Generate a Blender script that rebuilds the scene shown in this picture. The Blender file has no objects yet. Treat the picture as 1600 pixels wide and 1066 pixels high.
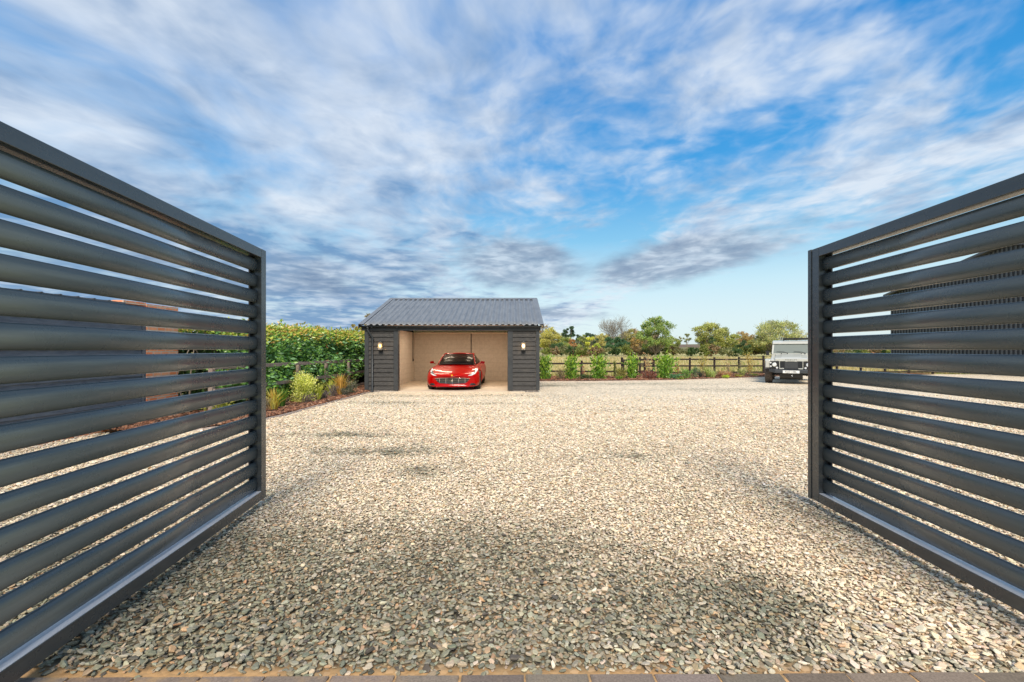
import bpy, bmesh, math, random
import numpy as np
from mathutils import Vector, Matrix, Quaternion
from mathutils.bvhtree import BVHTree

random.seed(7)
rng = np.random.default_rng(11)
R = math.radians
scene = bpy.context.scene
COL = scene.collection

# ------------------------------------------------------------------ camera
CAM_H = 1.55
F = 711.0                         # focal length in photograph pixels (1600 wide)
cam_d = bpy.data.cameras.new("camera")
cam = bpy.data.objects.new("camera", cam_d)
COL.objects.link(cam)
cam.location = (0, 0, CAM_H)
cam.rotation_euler = (R(90), 0, 0)
cam_d.sensor_width = 36
cam_d.lens = F / 1600 * 36
cam_d.shift_y = 13 / 1600
cam_d.clip_start = 0.05
cam_d.clip_end = 6000
scene.camera = cam

# ------------------------------------------------------------------ sun + sky
SUN_AZ = R(1.5)        # to the right of straight behind the camera
SUN_EL = R(44)
sv = Vector((math.sin(SUN_AZ) * math.cos(SUN_EL), -math.cos(SUN_AZ) * math.cos(SUN_EL), math.sin(SUN_EL)))
sun_d = bpy.data.lights.new("sun", 'SUN')
sun_d.energy = 4.8
sun_d.angle = R(20)
sun_d.color = (1.0, 0.90, 0.76)
sun = bpy.data.objects.new("sun", sun_d)
COL.objects.link(sun)
sun.rotation_euler = sv.to_track_quat('Z', 'Y').to_euler()
sun.location = (5, -10, 20)

world = bpy.data.worlds.new("World")
scene.world = world
world.use_nodes = True


class NT:
    """tiny node-tree helper"""
    def __init__(s, tree):
        s.t = tree
        s.n = tree.nodes
        s.l = tree.links

    def node(s, typ, **kw):
        n = s.n.new(typ)
        for k, v in kw.items():
            setattr(n, k, v)
        return n

    def put(s, sock, v):
        if v is None:
            return
        if isinstance(v, bpy.types.NodeSocket):
            s.l.new(v, sock)
        else:
            if sock.type == 'RGBA' and len(v) == 3:
                v = (*v, 1)
            sock.default_value = v

    def math(s, op, a, b=None, c=None, clamp=False):
        n = s.node('ShaderNodeMath', operation=op, use_clamp=clamp)
        for i, v in enumerate((a, b, c)):
            s.put(n.inputs[i], v)
        return n.outputs[0]

    def mix(s, f, a, b, blend='MIX', clamp=False):
        n = s.node('ShaderNodeMix', data_type='RGBA', blend_type=blend)
        n.clamp_result = clamp
        s.put(n.inputs[0], f)
        s.put(n.inputs[6], a)
        s.put(n.inputs[7], b)
        return n.outputs[2]

    def ramp(s, f, stops, interp='LINEAR'):
        n = s.node('ShaderNodeValToRGB')
        cr = n.color_ramp
        cr.interpolation = interp
        while len(cr.elements) < len(stops):
            cr.elements.new(0.5)
        for e, (p, c) in zip(cr.elements, stops):
            e.position = p
            if isinstance(c, (int, float)):
                c = (c, c, c)
            e.color = (*c[:3], 1)
        s.put(n.inputs[0], f)
        return n.outputs[0]

    def smooth(s, v, lo, hi):
        n = s.node('ShaderNodeMapRange', interpolation_type='SMOOTHSTEP')
        s.put(n.inputs[0], v)
        n.inputs[1].default_value = lo
        n.inputs[2].default_value = hi
        return n.outputs[0]

    def noise(s, vec, scale, detail=4, rough=0.5, dist=0.0, col=False):
        n = s.node('ShaderNodeTexNoise')
        s.put(n.inputs['Vector'], vec)
        n.inputs['Scale'].default_value = scale
        n.inputs['Detail'].default_value = detail
        n.inputs['Roughness'].default_value = rough
        n.inputs['Distortion'].default_value = dist
        return n.outputs[1 if col else 0]

    def mapping(s, vec, loc=(0, 0, 0), rot=(0, 0, 0), sc=(1, 1, 1)):
        n = s.node('ShaderNodeMapping')
        s.put(n.inputs[0], vec)
        n.inputs[1].default_value = loc
        n.inputs[2].default_value = rot
        n.inputs[3].default_value = sc
        return n.outputs[0]

    def xyz(s, vec):
        n = s.node('ShaderNodeSeparateXYZ')
        s.put(n.inputs[0], vec)
        return n.outputs

    def comb(s, x, y, z):
        n = s.node('ShaderNodeCombineXYZ')
        for i, v in enumerate((x, y, z)):
            s.put(n.inputs[i], v)
        return n.outputs[0]


def build_world():
    w = NT(world.node_tree)
    w.n.clear()
    out = w.node('ShaderNodeOutputWorld')
    bg = w.node('ShaderNodeBackground')
    w.l.new(bg.outputs[0], out.inputs[0])
    sky = w.node('ShaderNodeTexSky', sky_type='NISHITA')
    sky.sun_disc = False
    sky.sun_elevation = SUN_EL
    sky.sun_rotation = math.pi - SUN_AZ
    sky.air_density = 1.1
    sky.dust_density = 0.8
    sky.ozone_density = 2.2
    tc = w.node('ShaderNodeTexCoord').outputs['Generated']
    x, y, z = w.xyz(tc)
    zc = w.math('MAXIMUM', z, 0.0)
    zz = w.math('ADD', zc, 0.035)
    zd = w.math('ADD', zc, 0.085)
    u = w.math('DIVIDE', x, zz)
    v = w.math('DIVIDE', y, zz)
    P = w.comb(w.math('DIVIDE', x, zd), w.math('DIVIDE', y, zd), 0.0)
    # streak-aligned coordinates on the cloud deck (streaks run away from us, a little to the right)
    warp = w.noise(P, 0.8, 3, 0.5, 0, True)
    off = w.node('ShaderNodeVectorMath', operation='SCALE')
    w.put(off.inputs[0], warp)
    off.inputs[3].default_value = 0.55
    add = w.node('ShaderNodeVectorMath', operation='ADD')
    w.put(add.inputs[0], P)
    w.put(add.inputs[1], off.outputs[0])
    Q = add.outputs[0]
    A = w.mapping(Q, (3.1, 0.4, 0), (0, 0, R(10)), (1.0, 0.50, 1))
    B = w.mapping(Q, (1.7, 5.3, 0), (0, 0, R(-22)), (1.0, 0.6, 1))
    Cc = w.mapping(Q, (7.3, 2.2, 0), (0, 0, R(-30)), (1.0, 1.0, 1))
    n1 = w.noise(A, 1.45, 4, 0.46, 0.3)
    n2 = w.noise(B, 3.3, 5, 0.50, 0.3)
    n3 = w.noise(Cc, 5.2, 4, 0.50, 0.2)
    el0 = w.math('ARCSINE', z)
    n4 = w.noise(w.mapping(Q, (2.3, 8.2, 0), (0, 0, R(25)), (1.0, 0.8, 1)), 10.5, 3, 0.5, 0.2)
    # coverage field on the deck: heavy to the left, a clear lane, a thin band, then clear
    vm = w.math('MINIMUM', v, 6.0)
    wv = w.math('MULTIPLY_ADD', w.math('SUBTRACT', vm, 2.0), 0.3, u)
    wn = w.math('MULTIPLY_ADD', w.math('SUBTRACT', n1, 0.5), 0.9, wv)
    t = w.math('MULTIPLY_ADD', wn, 0.125, 0.25)
    cov = w.ramp(t, [(0.0, 0.68), (0.16, 0.72), (0.24, 0.60), (0.31, 0.52), (0.375, 0.34), (0.42, 0.36),
                     (0.50, 0.60), (0.57, 0.52), (0.66, 0.16), (0.74, 0.0)])
    nn = w.math('ADD', w.math('MULTIPLY', n1, 0.46), w.math('ADD', w.math('MULTIPLY', n2, 0.34), w.math('MULTIPLY', n3, 0.20)))
    d = w.math('ADD', nn, w.math('MULTIPLY', w.math('SUBTRACT', cov, 0.5), 0.50))
    w4 = w.math('MULTIPLY_ADD', w.smooth(wv, -1.4, 0.8), 0.20, 0.04)
    d = w.math('ADD', d, w.math('MULTIPLY', w.math('SUBTRACT', n4, 0.5), w4))
    dens = w.smooth(d, 0.36, 0.64)
    # a long low grey bank: highest over the centre, tapering to the right
    el = w.math('ARCTAN2', z, w.math('POWER', w.math('ADD', w.math('MULTIPLY', x, x), w.math('MULTIPLY', y, y)), 0.5))
    az = w.math('ARCTAN2', x, y)
    # blob helper in (azimuth, elevation)

    def blob(a0, e0, sa, se, tilt=0.0):
        da = w.math('SUBTRACT', az, a0)
        de = w.math('SUBTRACT', el, e0)
        de = w.math('SUBTRACT', de, w.math('MULTIPLY', da, tilt))
        q = w.math('ADD', w.math('POWER', w.math('ABSOLUTE', w.math('DIVIDE', da, sa)), 2.0),
                   w.math('POWER', w.math('ABSOLUTE', w.math('DIVIDE', de, se)), 2.0))
        return w.math('EXPONENT', w.math('MULTIPLY', q, -1.0))
    rag = w.noise(w.mapping(w.comb(az, el, 0.0), (0, 0, 0), (0, 0, 0), (3.2, 7.0, 1)), 1.9, 6, 0.55, 0.3)
    lens1 = blob(0.36, 0.185, 0.23, 0.050, 0.16)      # the dark lens right of centre
    lens2 = blob(0.02, 0.185, 0.17, 0.065, -0.05)
    lens3 = blob(-0.02, 0.088, 0.33, 0.018, -0.06)     # low strips over the tree line
    lens4 = blob(-0.45, 0.15, 0.55, 0.07, 0.0)
    bank = w.math('MAXIMUM', w.math('MAXIMUM', lens1, lens2), w.math('MAXIMUM', w.math('MULTIPLY', lens3, 0.8), w.math('MULTIPLY', lens4, 0.62)))
    bank = w.math('ADD', bank, w.math('MULTIPLY', w.math('SUBTRACT', rag, 0.5), 1.0))
    bankm = w.smooth(bank, 0.28, 0.80)
    # keep the ragged noise away from the open sky
    near = w.smooth(w.math('MAXIMUM', w.math('MAXIMUM', lens1, lens2), w.math('MAXIMUM', lens3, lens4)), 0.08, 0.35)
    bankm = w.math('MULTIPLY', bankm, near)
    # cloud shading
    shn = w.noise(w.mapping(Q, (9.1, 3.3, 0), (0, 0, R(12)), (1.0, 0.55, 1)), 2.2, 5, 0.55, 0.3)
    shade = w.math('ADD', w.math('MULTIPLY', w.math('SUBTRACT', shn, 0.5), 1.9), w.math('MULTIPLY', w.math('SUBTRACT', n3, 0.5), 1.5))
    shade = w.math('ADD', shade, w.math('MULTIPLY', w.math('SUBTRACT', 0.5, n4), w.math('MULTIPLY', w4, 1.8)))
    left = w.smooth(wv, 1.6, -2.2)
    shade = w.math('ADD', shade, w.math('MULTIPLY_ADD', left, 0.34, 0.05))
    lowl = w.math('MULTIPLY', w.smooth(el0, 0.42, 0.12), w.smooth(wv, 3.2, 1.0))
    shade = w.math('ADD', shade, w.math('MULTIPLY', lowl, 0.42))
    shade = w.math('ADD', shade, 0.0, clamp=True)
    ccol = w.mix(shade, (0.78, 0.85, 0.94), (0.16, 0.31, 0.55))
    bcol = w.ramp(w.math('ADD', rag, w.math('MULTIPLY', w.math('SUBTRACT', n3, 0.5), 0.9)), [(0.30, (0.60, 0.70, 0.82)), (0.52, (0.33, 0.43, 0.57)), (0.75, (0.20, 0.29, 0.44))])
    # clear sky: the physical sky, scaled, with the photograph's saturated blue
    k = w.node('ShaderNodeVectorMath', operation='MULTIPLY')
    w.put(k.inputs[0], sky.outputs[0])
    k.inputs[1].default_value = (0.045, 0.110, 0.150)
    low = w.smooth(el, 0.62, 0.02)
    grad = w.ramp(low, [(0.0, (0.018, 0.27, 0.72)), (0.45, (0.075, 0.40, 0.82)), (0.72, (0.28, 0.62, 0.88)), (0.90, (0.66, 0.88, 0.95)), (1.0, (0.84, 0.93, 0.93))])
    clear = w.mix(0.85, k.outputs[0], grad)
    # haze lightens clouds low on the right
    s1 = w.mix(w.math('MULTIPLY', dens, 0.90), clear, ccol)
    s2 = w.mix(w.math('MULTIPLY', bankm, 0.88), s1, bcol)
    ground = w.mix(w.smooth(z, 0.0, -0.05), s2, (0.30, 0.27, 0.21))
    w.put(bg.inputs[0], ground)
    bg.inputs[1].default_value = 1.0


build_world()
scene.view_settings.view_transform = 'Standard'
scene.view_settings.look = 'None'
scene.view_settings.exposure = 0.0
scene.view_settings.gamma = 1.0
scene.cycles.max_bounces = 8
scene.cycles.diffuse_bounces = 4
scene.cycles.use_denoising = True

# ------------------------------------------------------------------ object helpers


def tag(o, label=None, cat=None, group=None, kind=None):
    if label:
        o['label'] = label
    if cat:
        o['category'] = cat
    if group:
        o['group'] = group
    if kind:
        o['kind'] = kind
    return o


def thing(name, loc, label, cat, group=None, rotz=0.0):
    o = bpy.data.objects.new(name, None)
    o.empty_display_size = 0.3
    COL.objects.link(o)
    o.location = loc
    o.rotation_euler = (0, 0, rotz)
    return tag(o, label, cat, group)


def link(name, me, mat, parent=None, world_coords=False):
    o = bpy.data.objects.new(name, me)
    COL.objects.link(o)
    if mat is not None:
        me.materials.append(mat)
    if parent is not None:
        o.parent = parent
        if world_coords:      # vertices were given in world coordinates
            m = Matrix.Translation(parent.location) @ Matrix.Rotation(parent.rotation_euler[2], 4, 'Z')
            me.transform(m.inverted())
    return o


def np_mesh(name, V, loops, counts, cols=None, mat_idx=None):
    me = bpy.data.meshes.new(name)
    V = np.asarray(V, np.float32).reshape(-1, 3)
    loops = np.asarray(loops, np.int32).ravel()
    counts = np.asarray(counts, np.int32).ravel()
    me.vertices.add(len(V))
    me.vertices.foreach_set('co', V.ravel())
    me.loops.add(len(loops))
    me.loops.foreach_set('vertex_index', loops)
    me.polygons.add(len(counts))
    st = np.zeros(len(counts), np.int32)
    st[1:] = np.cumsum(counts)[:-1]
    me.polygons.foreach_set('loop_start', st)
    if cols is not None:
        a = me.color_attributes.new('Col', 'FLOAT_COLOR', 'POINT')
        c = np.ones((len(V), 4), np.float32)
        c[:, :3] = cols
        a.data.foreach_set('color', c.ravel())
    me.polygons.foreach_set('use_smooth', np.zeros(len(counts), bool))
    me.update(calc_edges=True)
    me.validate()
    return me


class MB:
    """collects boxes, tubes, prisms; build() links them as ONE mesh object"""

    def __init__(s):
        s.v = []
        s.f = []
        s.sm = []

    def add(s, vs, fs, M=None, smooth=False):
        b = len(s.v)
        for p in vs:
            p = Vector(p)
            if M is not None:
                p = M @ p
            s.v.append(p)
        for f in fs:
            s.f.append([i + b for i in f])
            s.sm.append(smooth)
        return s

    def box(s, x0, x1, y0, y1, z0, z1, M=None):
        vs = [(x0, y0, z0), (x1, y0, z0), (x1, y1, z0), (x0, y1, z0), (x0, y0, z1), (x1, y0, z1), (x1, y1, z1), (x0, y1, z1)]
        fs = [(0, 3, 2, 1), (4, 5, 6, 7), (0, 1, 5, 4), (1, 2, 6, 5), (2, 3, 7, 6), (3, 0, 4, 7)]
        return s.add(vs, fs, M)

    def prism(s, prof, axis, a0, a1, M=None, smooth=False):
        """extrude a closed 2-D profile along axis ('x','y','z')"""
        n = len(prof)
        vs = []
        for a in (a0, a1):
            for (p, q) in prof:
                vs.append({'x': (a, p, q), 'y': (p, a, q), 'z': (p, q, a)}[axis])
        fs = []
        b = len(s.v)
        for i in range(n):
            j = (i + 1) % n
            fs.append((i, j, n + j, n + i))
        s.add(vs, fs, M, smooth)
        s.f.append([b + i for i in range(n)][::-1])
        s.sm.append(False)
        s.f.append([b + n + i for i in range(n)])
        s.sm.append(False)
        return s

    def cyl(s, p0, p1, r0, r1=None, n=12, smooth=True, cap=True):
        r1 = r0 if r1 is None else r1
        p0, p1 = Vector(p0), Vector(p1)
        d = (p1 - p0).normalized()
        a = d.orthogonal().normalized()
        b = d.cross(a)
        vs = []
        for p, r in ((p0, r0), (p1, r1)):
            for i in range(n):
                t = 2 * math.pi * i / n
                vs.append(p + (a * math.cos(t) + b * math.sin(t)) * r)
        base = len(s.v)
        s.add(vs, [(i, (i + 1) % n, n + (i + 1) % n, n + i) for i in range(n)], None, smooth)
        if cap:
            s.f.append([base + i for i in range(n)][::-1])
            s.sm.append(False)
            s.f.append([base + n + i for i in range(n)])
            s.sm.append(False)
        return s

    def tube(s, pts, rad, n=6):
        pts = [Vector(p) for p in pts]
        if not hasattr(rad, '__len__'):
            rad = [rad] * len(pts)
        base = len(s.v)
        vs = []
        ref = None
        for k, p in enumerate(pts):
            d = (pts[min(k + 1, len(pts) - 1)] - pts[max(k - 1, 0)])
            d = d.normalized() if d.length > 1e-9 else Vector((0, 0, 1))
            if ref is None:
                ref = d.orthogonal().normalized()
            a = (ref - d * ref.dot(d))
            a = a.normalized() if a.length > 1e-6 else d.orthogonal().normalized()
            ref = a
            b = d.cross(a)
            for i in range(n):
                t = 2 * math.pi * i / n
                vs.append(p + (a * math.cos(t) + b * math.sin(t)) * rad[k])
        fs = []
        for k in range(len(pts) - 1):
            for i in range(n):
                j = (i + 1) % n
                fs.append((k * n + i, k * n + j, (k + 1) * n + j, (k + 1) * n + i))
        s.add(vs, fs, None, True)
        s.f.append([base + (len(pts) - 1) * n + i for i in range(n)])
        s.sm.append(False)
        return s

    def mesh(s, name):
        me = bpy.data.meshes.new(name)
        me.from_pydata([tuple(v) for v in s.v], [], s.f)
        me.polygons.foreach_set('use_smooth', s.sm)
        bm = bmesh.new()
        bm.from_mesh(me)
        bmesh.ops.recalc_face_normals(bm, faces=bm.faces)
        bm.to_mesh(me)
        bm.free()
        me.update()
        return me

    def build(s, name, mat, parent=None, bevel=0.0, world=True, seg=1):
        o = link(name, s.mesh(name), mat, parent, world and parent is not None)
        if bevel:
            m = o.modifiers.new('bevel', 'BEVEL')
            m.width = bevel
            m.segments = seg
            m.limit_method = 'ANGLE'
            m.angle_limit = R(35)
        return o


# ------------------------------------------------------------------ materials
MATS = {}


def mat(name, base=(0.5, 0.5, 0.5), rough=0.6, metal=0.0, spec=0.5, **kw):
    m = bpy.data.materials.new(name)
    m.use_nodes = True
    t = NT(m.node_tree)
    b = t.n['Principled BSDF']
    b.inputs['Base Color'].default_value = (*base, 1)
    b.inputs['Roughness'].default_value = rough
    b.inputs['Metallic'].default_value = metal
    b.inputs['Specular IOR Level'].default_value = spec
    for k, v in kw.items():
        b.inputs[k].default_value = v
    MATS[name] = m
    return m, t, b


def bump(t, b, h, strength=0.3, dist=0.01):
    n = t.node('ShaderNodeBump')
    n.inputs['Strength'].default_value = strength
    n.inputs['Distance'].default_value = dist
    t.put(n.inputs['Height'], h)
    t.l.new(n.outputs[0], b.inputs['Normal'])
    return n


def objc(t):
    return t.node('ShaderNodeTexCoord').outputs['Object']


def noisy(name, c1, c2, scale=8, rough=0.7, bs=0.2, bd=0.004, detail=5, stretch=(1, 1, 1), **kw):
    m, t, b = mat(name, c1, rough, **kw)
    v = t.mapping(objc(t), sc=stretch)
    n = t.noise(v, scale, detail, 0.6)
    t.put(b.inputs['Base Color'], t.mix(t.smooth(n, 0.3, 0.7), c1, c2))
    if bs:
        bump(t, b, t.noise(v, scale * 5, 4, 0.6), bs, bd)
    return m


# powder-coated gate metal
def gate_metal(name, c, r):
    m, t, b = mat(name, c, r, 0.0, 0.75)
    oc = objc(t)
    n = t.noise(t.mapping(oc, sc=(0.6, 1, 9)), 3.0, 5, 0.6)
    t.put(b.inputs['Base Color'], t.mix(t.smooth(n, 0.3, 0.75), c, tuple(q * 1.25 + 0.004 for q in c)))
    r2 = t.math('MULTIPLY_ADD', t.noise(oc, 5, 5, 0.65), 0.16, r - 0.08)
    t.put(b.inputs['Roughness'], r2)
    bump(t, b, t.noise(oc, 420, 2, 0.5), 0.05, 0.0006)
    return m


m_gate = gate_metal('gate_paint', (0.048, 0.054, 0.057), 0.27)
m_slat = gate_metal('slat_paint', (0.074, 0.090, 0.093), 0.28)
m_ledge_sheen = noisy('ledge_sky_sheen', (0.80, 0.81, 0.83), (0.62, 0.63, 0.66), 9, 0.28, 0.1, 0.001, stretch=(0.4, 4, 4), metal=0.1)  # near-white base colour imitates the sky's sheen on the gate ledge
m_black = mat('black_gap', (0.010, 0.010, 0.011), 0.6)[0]
m_plastic = mat('black_plastic', (0.018, 0.018, 0.019), 0.5)[0]

# stained weatherboard


def board_mat(name, c1, c2, c3, horiz='x'):
    m, t, b = mat(name, c1, 0.72, 0.0, 0.3)
    oc = objc(t)
    st = (1.2, 1.2, 14)
    g = t.noise(t.mapping(oc, sc=st), 6.0, 7, 0.65, 0.6)
    big = t.noise(oc, 1.7, 4, 0.6)
    x, y, z = t.xyz(oc)
    row = t.math('FLOOR', t.math('DIVIDE', z, 0.159))
    wn = t.node('ShaderNodeTexWhiteNoise', noise_dimensions='1D')
    t.put(wn.inputs['W'], row)
    c = t.mix(t.smooth(g, 0.35, 0.68), c1, c2)
    c = t.mix(t.math('MULTIPLY', t.smooth(big, 0.5, 0.75), 0.6), c, c3)
    c = t.mix(t.math('MULTIPLY', wn.outputs[0], 0.35), c, c2)
    t.put(b.inputs['Base Color'], c)
    bump(t, b, g, 0.5, 0.006)
    return m


m_board = board_mat('black_stained_boards', (0.022, 0.022, 0.023), (0.072, 0.068, 0.064), (0.095, 0.082, 0.070))
m_trim = noisy('dark_grey_trim', (0.024, 0.027, 0.030), (0.038, 0.041, 0.044), 6, 0.6, 0.2, 0.002)
m_gutter = mat('gutter_plastic', (0.030, 0.034, 0.038), 0.42)[0]


def roof_mat():
    m, t, b = mat('corrugated_roof', (0.19, 0.21, 0.23), 0.42, 0.0, 0.5)
    oc = objc(t)
    n = t.noise(t.mapping(oc, sc=(3, 0.5, 1)), 3, 5, 0.6)
    t.put(b.inputs['Base Color'], t.mix(t.smooth(n, 0.3, 0.7), (0.125, 0.135, 0.148), (0.175, 0.187, 0.20)))
    return m


m_roof = roof_mat()


def brick_mat(name, c1, c2, mortar, bw, bh, horizontal='xy', msz=0.012, rough=0.85, bumpd=0.004):
    m, t, b = mat(name, c1, rough, 0, 0.25)
    geo = t.node('ShaderNodeNewGeometry')
    px, py, pz = t.xyz(geo.outputs['Position'])
    nx, ny, nz = t.xyz(geo.outputs['True Normal'])
    side = t.math('GREATER_THAN', t.math('ABSOLUTE', nx), 0.7)
    h = t.math('ADD', t.math('MULTIPLY', px, t.math('SUBTRACT', 1.0, side)), t.math('MULTIPLY', py, side))
    vec = t.comb(h, pz, 0.0)
    br = t.node('ShaderNodeTexBrick')
    t.put(br.inputs['Vector'], vec)
    br.inputs['Scale'].default_value = 1.0
    br.inputs['Brick Width'].default_value = bw
    br.inputs['Row Height'].default_value = bh
    br.inputs['Mortar Size'].default_value = msz
    br.inputs['Mortar Smooth'].default_value = 0.3
    br.inputs['Bias'].default_value = 0.0
    br.inputs['Color1'].default_value = (*c1, 1)
    br.inputs['Color2'].default_value = (*c2, 1)
    br.inputs['Mortar'].default_value = (*mortar, 1)
    n = t.noise(geo.outputs['Position'], 9, 5, 0.65)
    c = t.mix(t.math('MULTIPLY', t.smooth(n, 0.35, 0.75), 0.35), br.outputs['Color'], tuple(q * 0.6 for q in c1))
    t.put(b.inputs['Base Color'], c)
    hgt = t.math('ADD', t.math('SUBTRACT', 1.0, br.outputs['Fac']), t.math('MULTIPLY', n, 0.4))
    bump(t, b, hgt, 0.6, bumpd)
    return m


m_brick = brick_mat('red_brick', (0.82, 0.24, 0.09), (0.86, 0.40, 0.22), (0.60, 0.52, 0.42), 0.225, 0.075)
m_block = brick_mat('painted_block', (0.60, 0.52, 0.43), (0.63, 0.55, 0.46), (0.55, 0.47, 0.38), 0.45, 0.225, msz=0.010)
m_greybrick = brick_mat('grey_plinth_brick', (0.17, 0.15, 0.14), (0.24, 0.21, 0.19), (0.40, 0.37, 0.33), 0.225, 0.075)
m_concrete = noisy('garage_floor_concrete', (0.50, 0.42, 0.32), (0.58, 0.49, 0.38), 2.5, 0.75, 0.15, 0.003)
m_plaster = noisy('ceiling_board', (0.70, 0.66, 0.60), (0.64, 0.60, 0.54), 3, 0.8, 0.05)
m_timber = noisy('pale_timber', (0.88, 0.76, 0.58), (0.82, 0.70, 0.52), 5, 0.7, 0.1)


def fence_mat(name, c1, c2, c3):
    m, t, b = mat(name, c1, 0.85, 0, 0.2)
    oc = objc(t)
    g = t.noise(t.mapping(oc, sc=(8, 2, 8)), 5, 6, 0.65, 0.5)
    big = t.noise(oc, 2.3, 3, 0.5)
    c = t.mix(t.smooth(g, 0.3, 0.7), c1, c2)
    c = t.mix(t.math('MULTIPLY', t.smooth(big, 0.5, 0.7), 0.6), c, c3)
    t.put(b.inputs['Base Color'], c)
    bump(t, b, g, 0.5, 0.006)
    return m


m_oldfence = fence_mat('weathered_fence', (0.20, 0.145, 0.12), (0.33, 0.27, 0.235), (0.13, 0.095, 0.075))
m_blackfence = fence_mat('creosoted_fence', (0.024, 0.019, 0.017), (0.055, 0.043, 0.037), (0.035, 0.028, 0.025))


# foliage: colour comes from a per-leaf attribute
def leaf_mat(name, rough=0.5, trans=0.35, spec=0.35):
    m, t, b = mat(name, (0.1, 0.2, 0.05), rough, 0, spec)
    at = t.node('ShaderNodeVertexColor', layer_name='Col')
    t.put(b.inputs['Base Color'], at.outputs[0])
    tr = t.node('ShaderNodeBsdfTranslucent')
    t.put(tr.inputs[0], t.mix(1.0, at.outputs[0], (1.15, 1.25, 0.55), 'MULTIPLY'))
    mx = t.node('ShaderNodeMixShader')
    mx.inputs[0].default_value = trans
    t.l.new(b.outputs[0], mx.inputs[1])
    t.l.new(tr.outputs[0], mx.inputs[2])
    t.l.new(mx.outputs[0], t.n['Material Output'].inputs[0])
    return m


m_leaf = leaf_mat('leaves')
m_gloss = leaf_mat('glossy_leaves', 0.32, 0.25, 0.5)
m_blade = leaf_mat('grass_blades', 0.6, 0.4, 0.2)
m_bark = noisy('bark', (0.17, 0.135, 0.10), (0.26, 0.22, 0.17), 6, 0.9, 0.5, 0.02)
m_twig = noisy('twigs', (0.20, 0.17, 0.13), (0.30, 0.26, 0.20), 6, 0.9, 0)


def col_mat(name, rough=0.8, spec=0.3, bs=0.0):
    m, t, b = mat(name, (0.4, 0.4, 0.4), rough, 0, spec)
    at = t.node('ShaderNodeVertexColor', layer_name='Col')
    c = at.outputs[0]
    oc = objc(t)
    n = t.noise(oc, 160, 3, 0.6)
    c = t.mix(1.0, c, t.ramp(n, [(0.3, 0.82), (0.7, 1.15)]), 'MULTIPLY')
    t.put(b.inputs['Base Color'], c)
    return m


m_stone = col_mat('stone_chips', 0.75, 0.35)
m_mulchchip = col_mat('bark_chips', 0.9, 0.2)


# ------------------------------------------------------------------ ground surfaces
def smoothstep(a, b, x):
    t = np.clip((x - a) / (b - a), 0, 1)
    return t * t * (3 - 2 * t)


_perm = rng.random((64, 64)).astype(np.float32)


def vnoise(x, y):
    xi = np.floor(x).astype(int)
    yi = np.floor(y).astype(int)
    fx = x - xi
    fy = y - yi
    fx = fx * fx * (3 - 2 * fx)
    fy = fy * fy * (3 - 2 * fy)
    g = lambda a, b: _perm[a % 64, b % 64]
    return (g(xi, yi) * (1 - fx) + g(xi + 1, yi) * fx) * (1 - fy) + (g(xi, yi + 1) * (1 - fx) + g(xi + 1, yi + 1) * fx) * fy


def fbm(x, y, o=4):
    s = 0
    a = 0.5
    t = 0
    for k in range(o):
        s = s + a * vnoise(x * 2 ** k + 17.3 * k, y * 2 ** k + 5.1 * k)
        t += a
        a *= 0.55
    return s / t


# patches of dark, greener stone (X, Y, rx, ry, strength) read off the photograph
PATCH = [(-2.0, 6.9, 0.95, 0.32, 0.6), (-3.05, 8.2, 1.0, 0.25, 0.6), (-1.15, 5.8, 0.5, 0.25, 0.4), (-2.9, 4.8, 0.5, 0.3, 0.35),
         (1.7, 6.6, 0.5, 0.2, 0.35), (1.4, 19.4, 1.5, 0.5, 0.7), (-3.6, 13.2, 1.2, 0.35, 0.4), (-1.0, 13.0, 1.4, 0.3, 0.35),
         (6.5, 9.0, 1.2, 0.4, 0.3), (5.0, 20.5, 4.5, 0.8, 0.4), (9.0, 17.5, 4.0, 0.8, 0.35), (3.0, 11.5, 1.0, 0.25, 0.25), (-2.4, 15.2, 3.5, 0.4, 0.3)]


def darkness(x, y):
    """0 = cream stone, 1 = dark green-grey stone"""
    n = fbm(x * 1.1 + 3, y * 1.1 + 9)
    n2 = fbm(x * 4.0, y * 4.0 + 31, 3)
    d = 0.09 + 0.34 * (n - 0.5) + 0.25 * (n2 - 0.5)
    # greener stone near the threshold, most to the left, with foreground shade painted in
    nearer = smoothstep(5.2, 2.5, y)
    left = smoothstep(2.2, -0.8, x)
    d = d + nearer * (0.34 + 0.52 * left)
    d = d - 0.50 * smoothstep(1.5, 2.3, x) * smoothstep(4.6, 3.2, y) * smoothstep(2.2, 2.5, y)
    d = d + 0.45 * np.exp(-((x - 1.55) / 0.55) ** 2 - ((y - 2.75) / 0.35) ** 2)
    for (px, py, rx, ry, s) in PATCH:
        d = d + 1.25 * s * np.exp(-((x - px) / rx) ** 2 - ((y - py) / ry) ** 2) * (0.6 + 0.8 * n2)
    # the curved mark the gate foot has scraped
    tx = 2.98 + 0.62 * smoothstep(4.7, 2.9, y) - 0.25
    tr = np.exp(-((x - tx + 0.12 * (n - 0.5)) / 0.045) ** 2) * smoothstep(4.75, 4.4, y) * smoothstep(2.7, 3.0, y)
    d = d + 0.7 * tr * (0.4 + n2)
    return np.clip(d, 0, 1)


def sandiness(x, y):
    n = fbm(x * 3.1 + 40, y * 6 + 3, 4)
    return np.clip(smoothstep(0.10, 0.0, y - 2.145) * smoothstep(0.40, 0.62, n + 0.25 * smoothstep(0.6, -2.0, x)), 0, 1)


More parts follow.
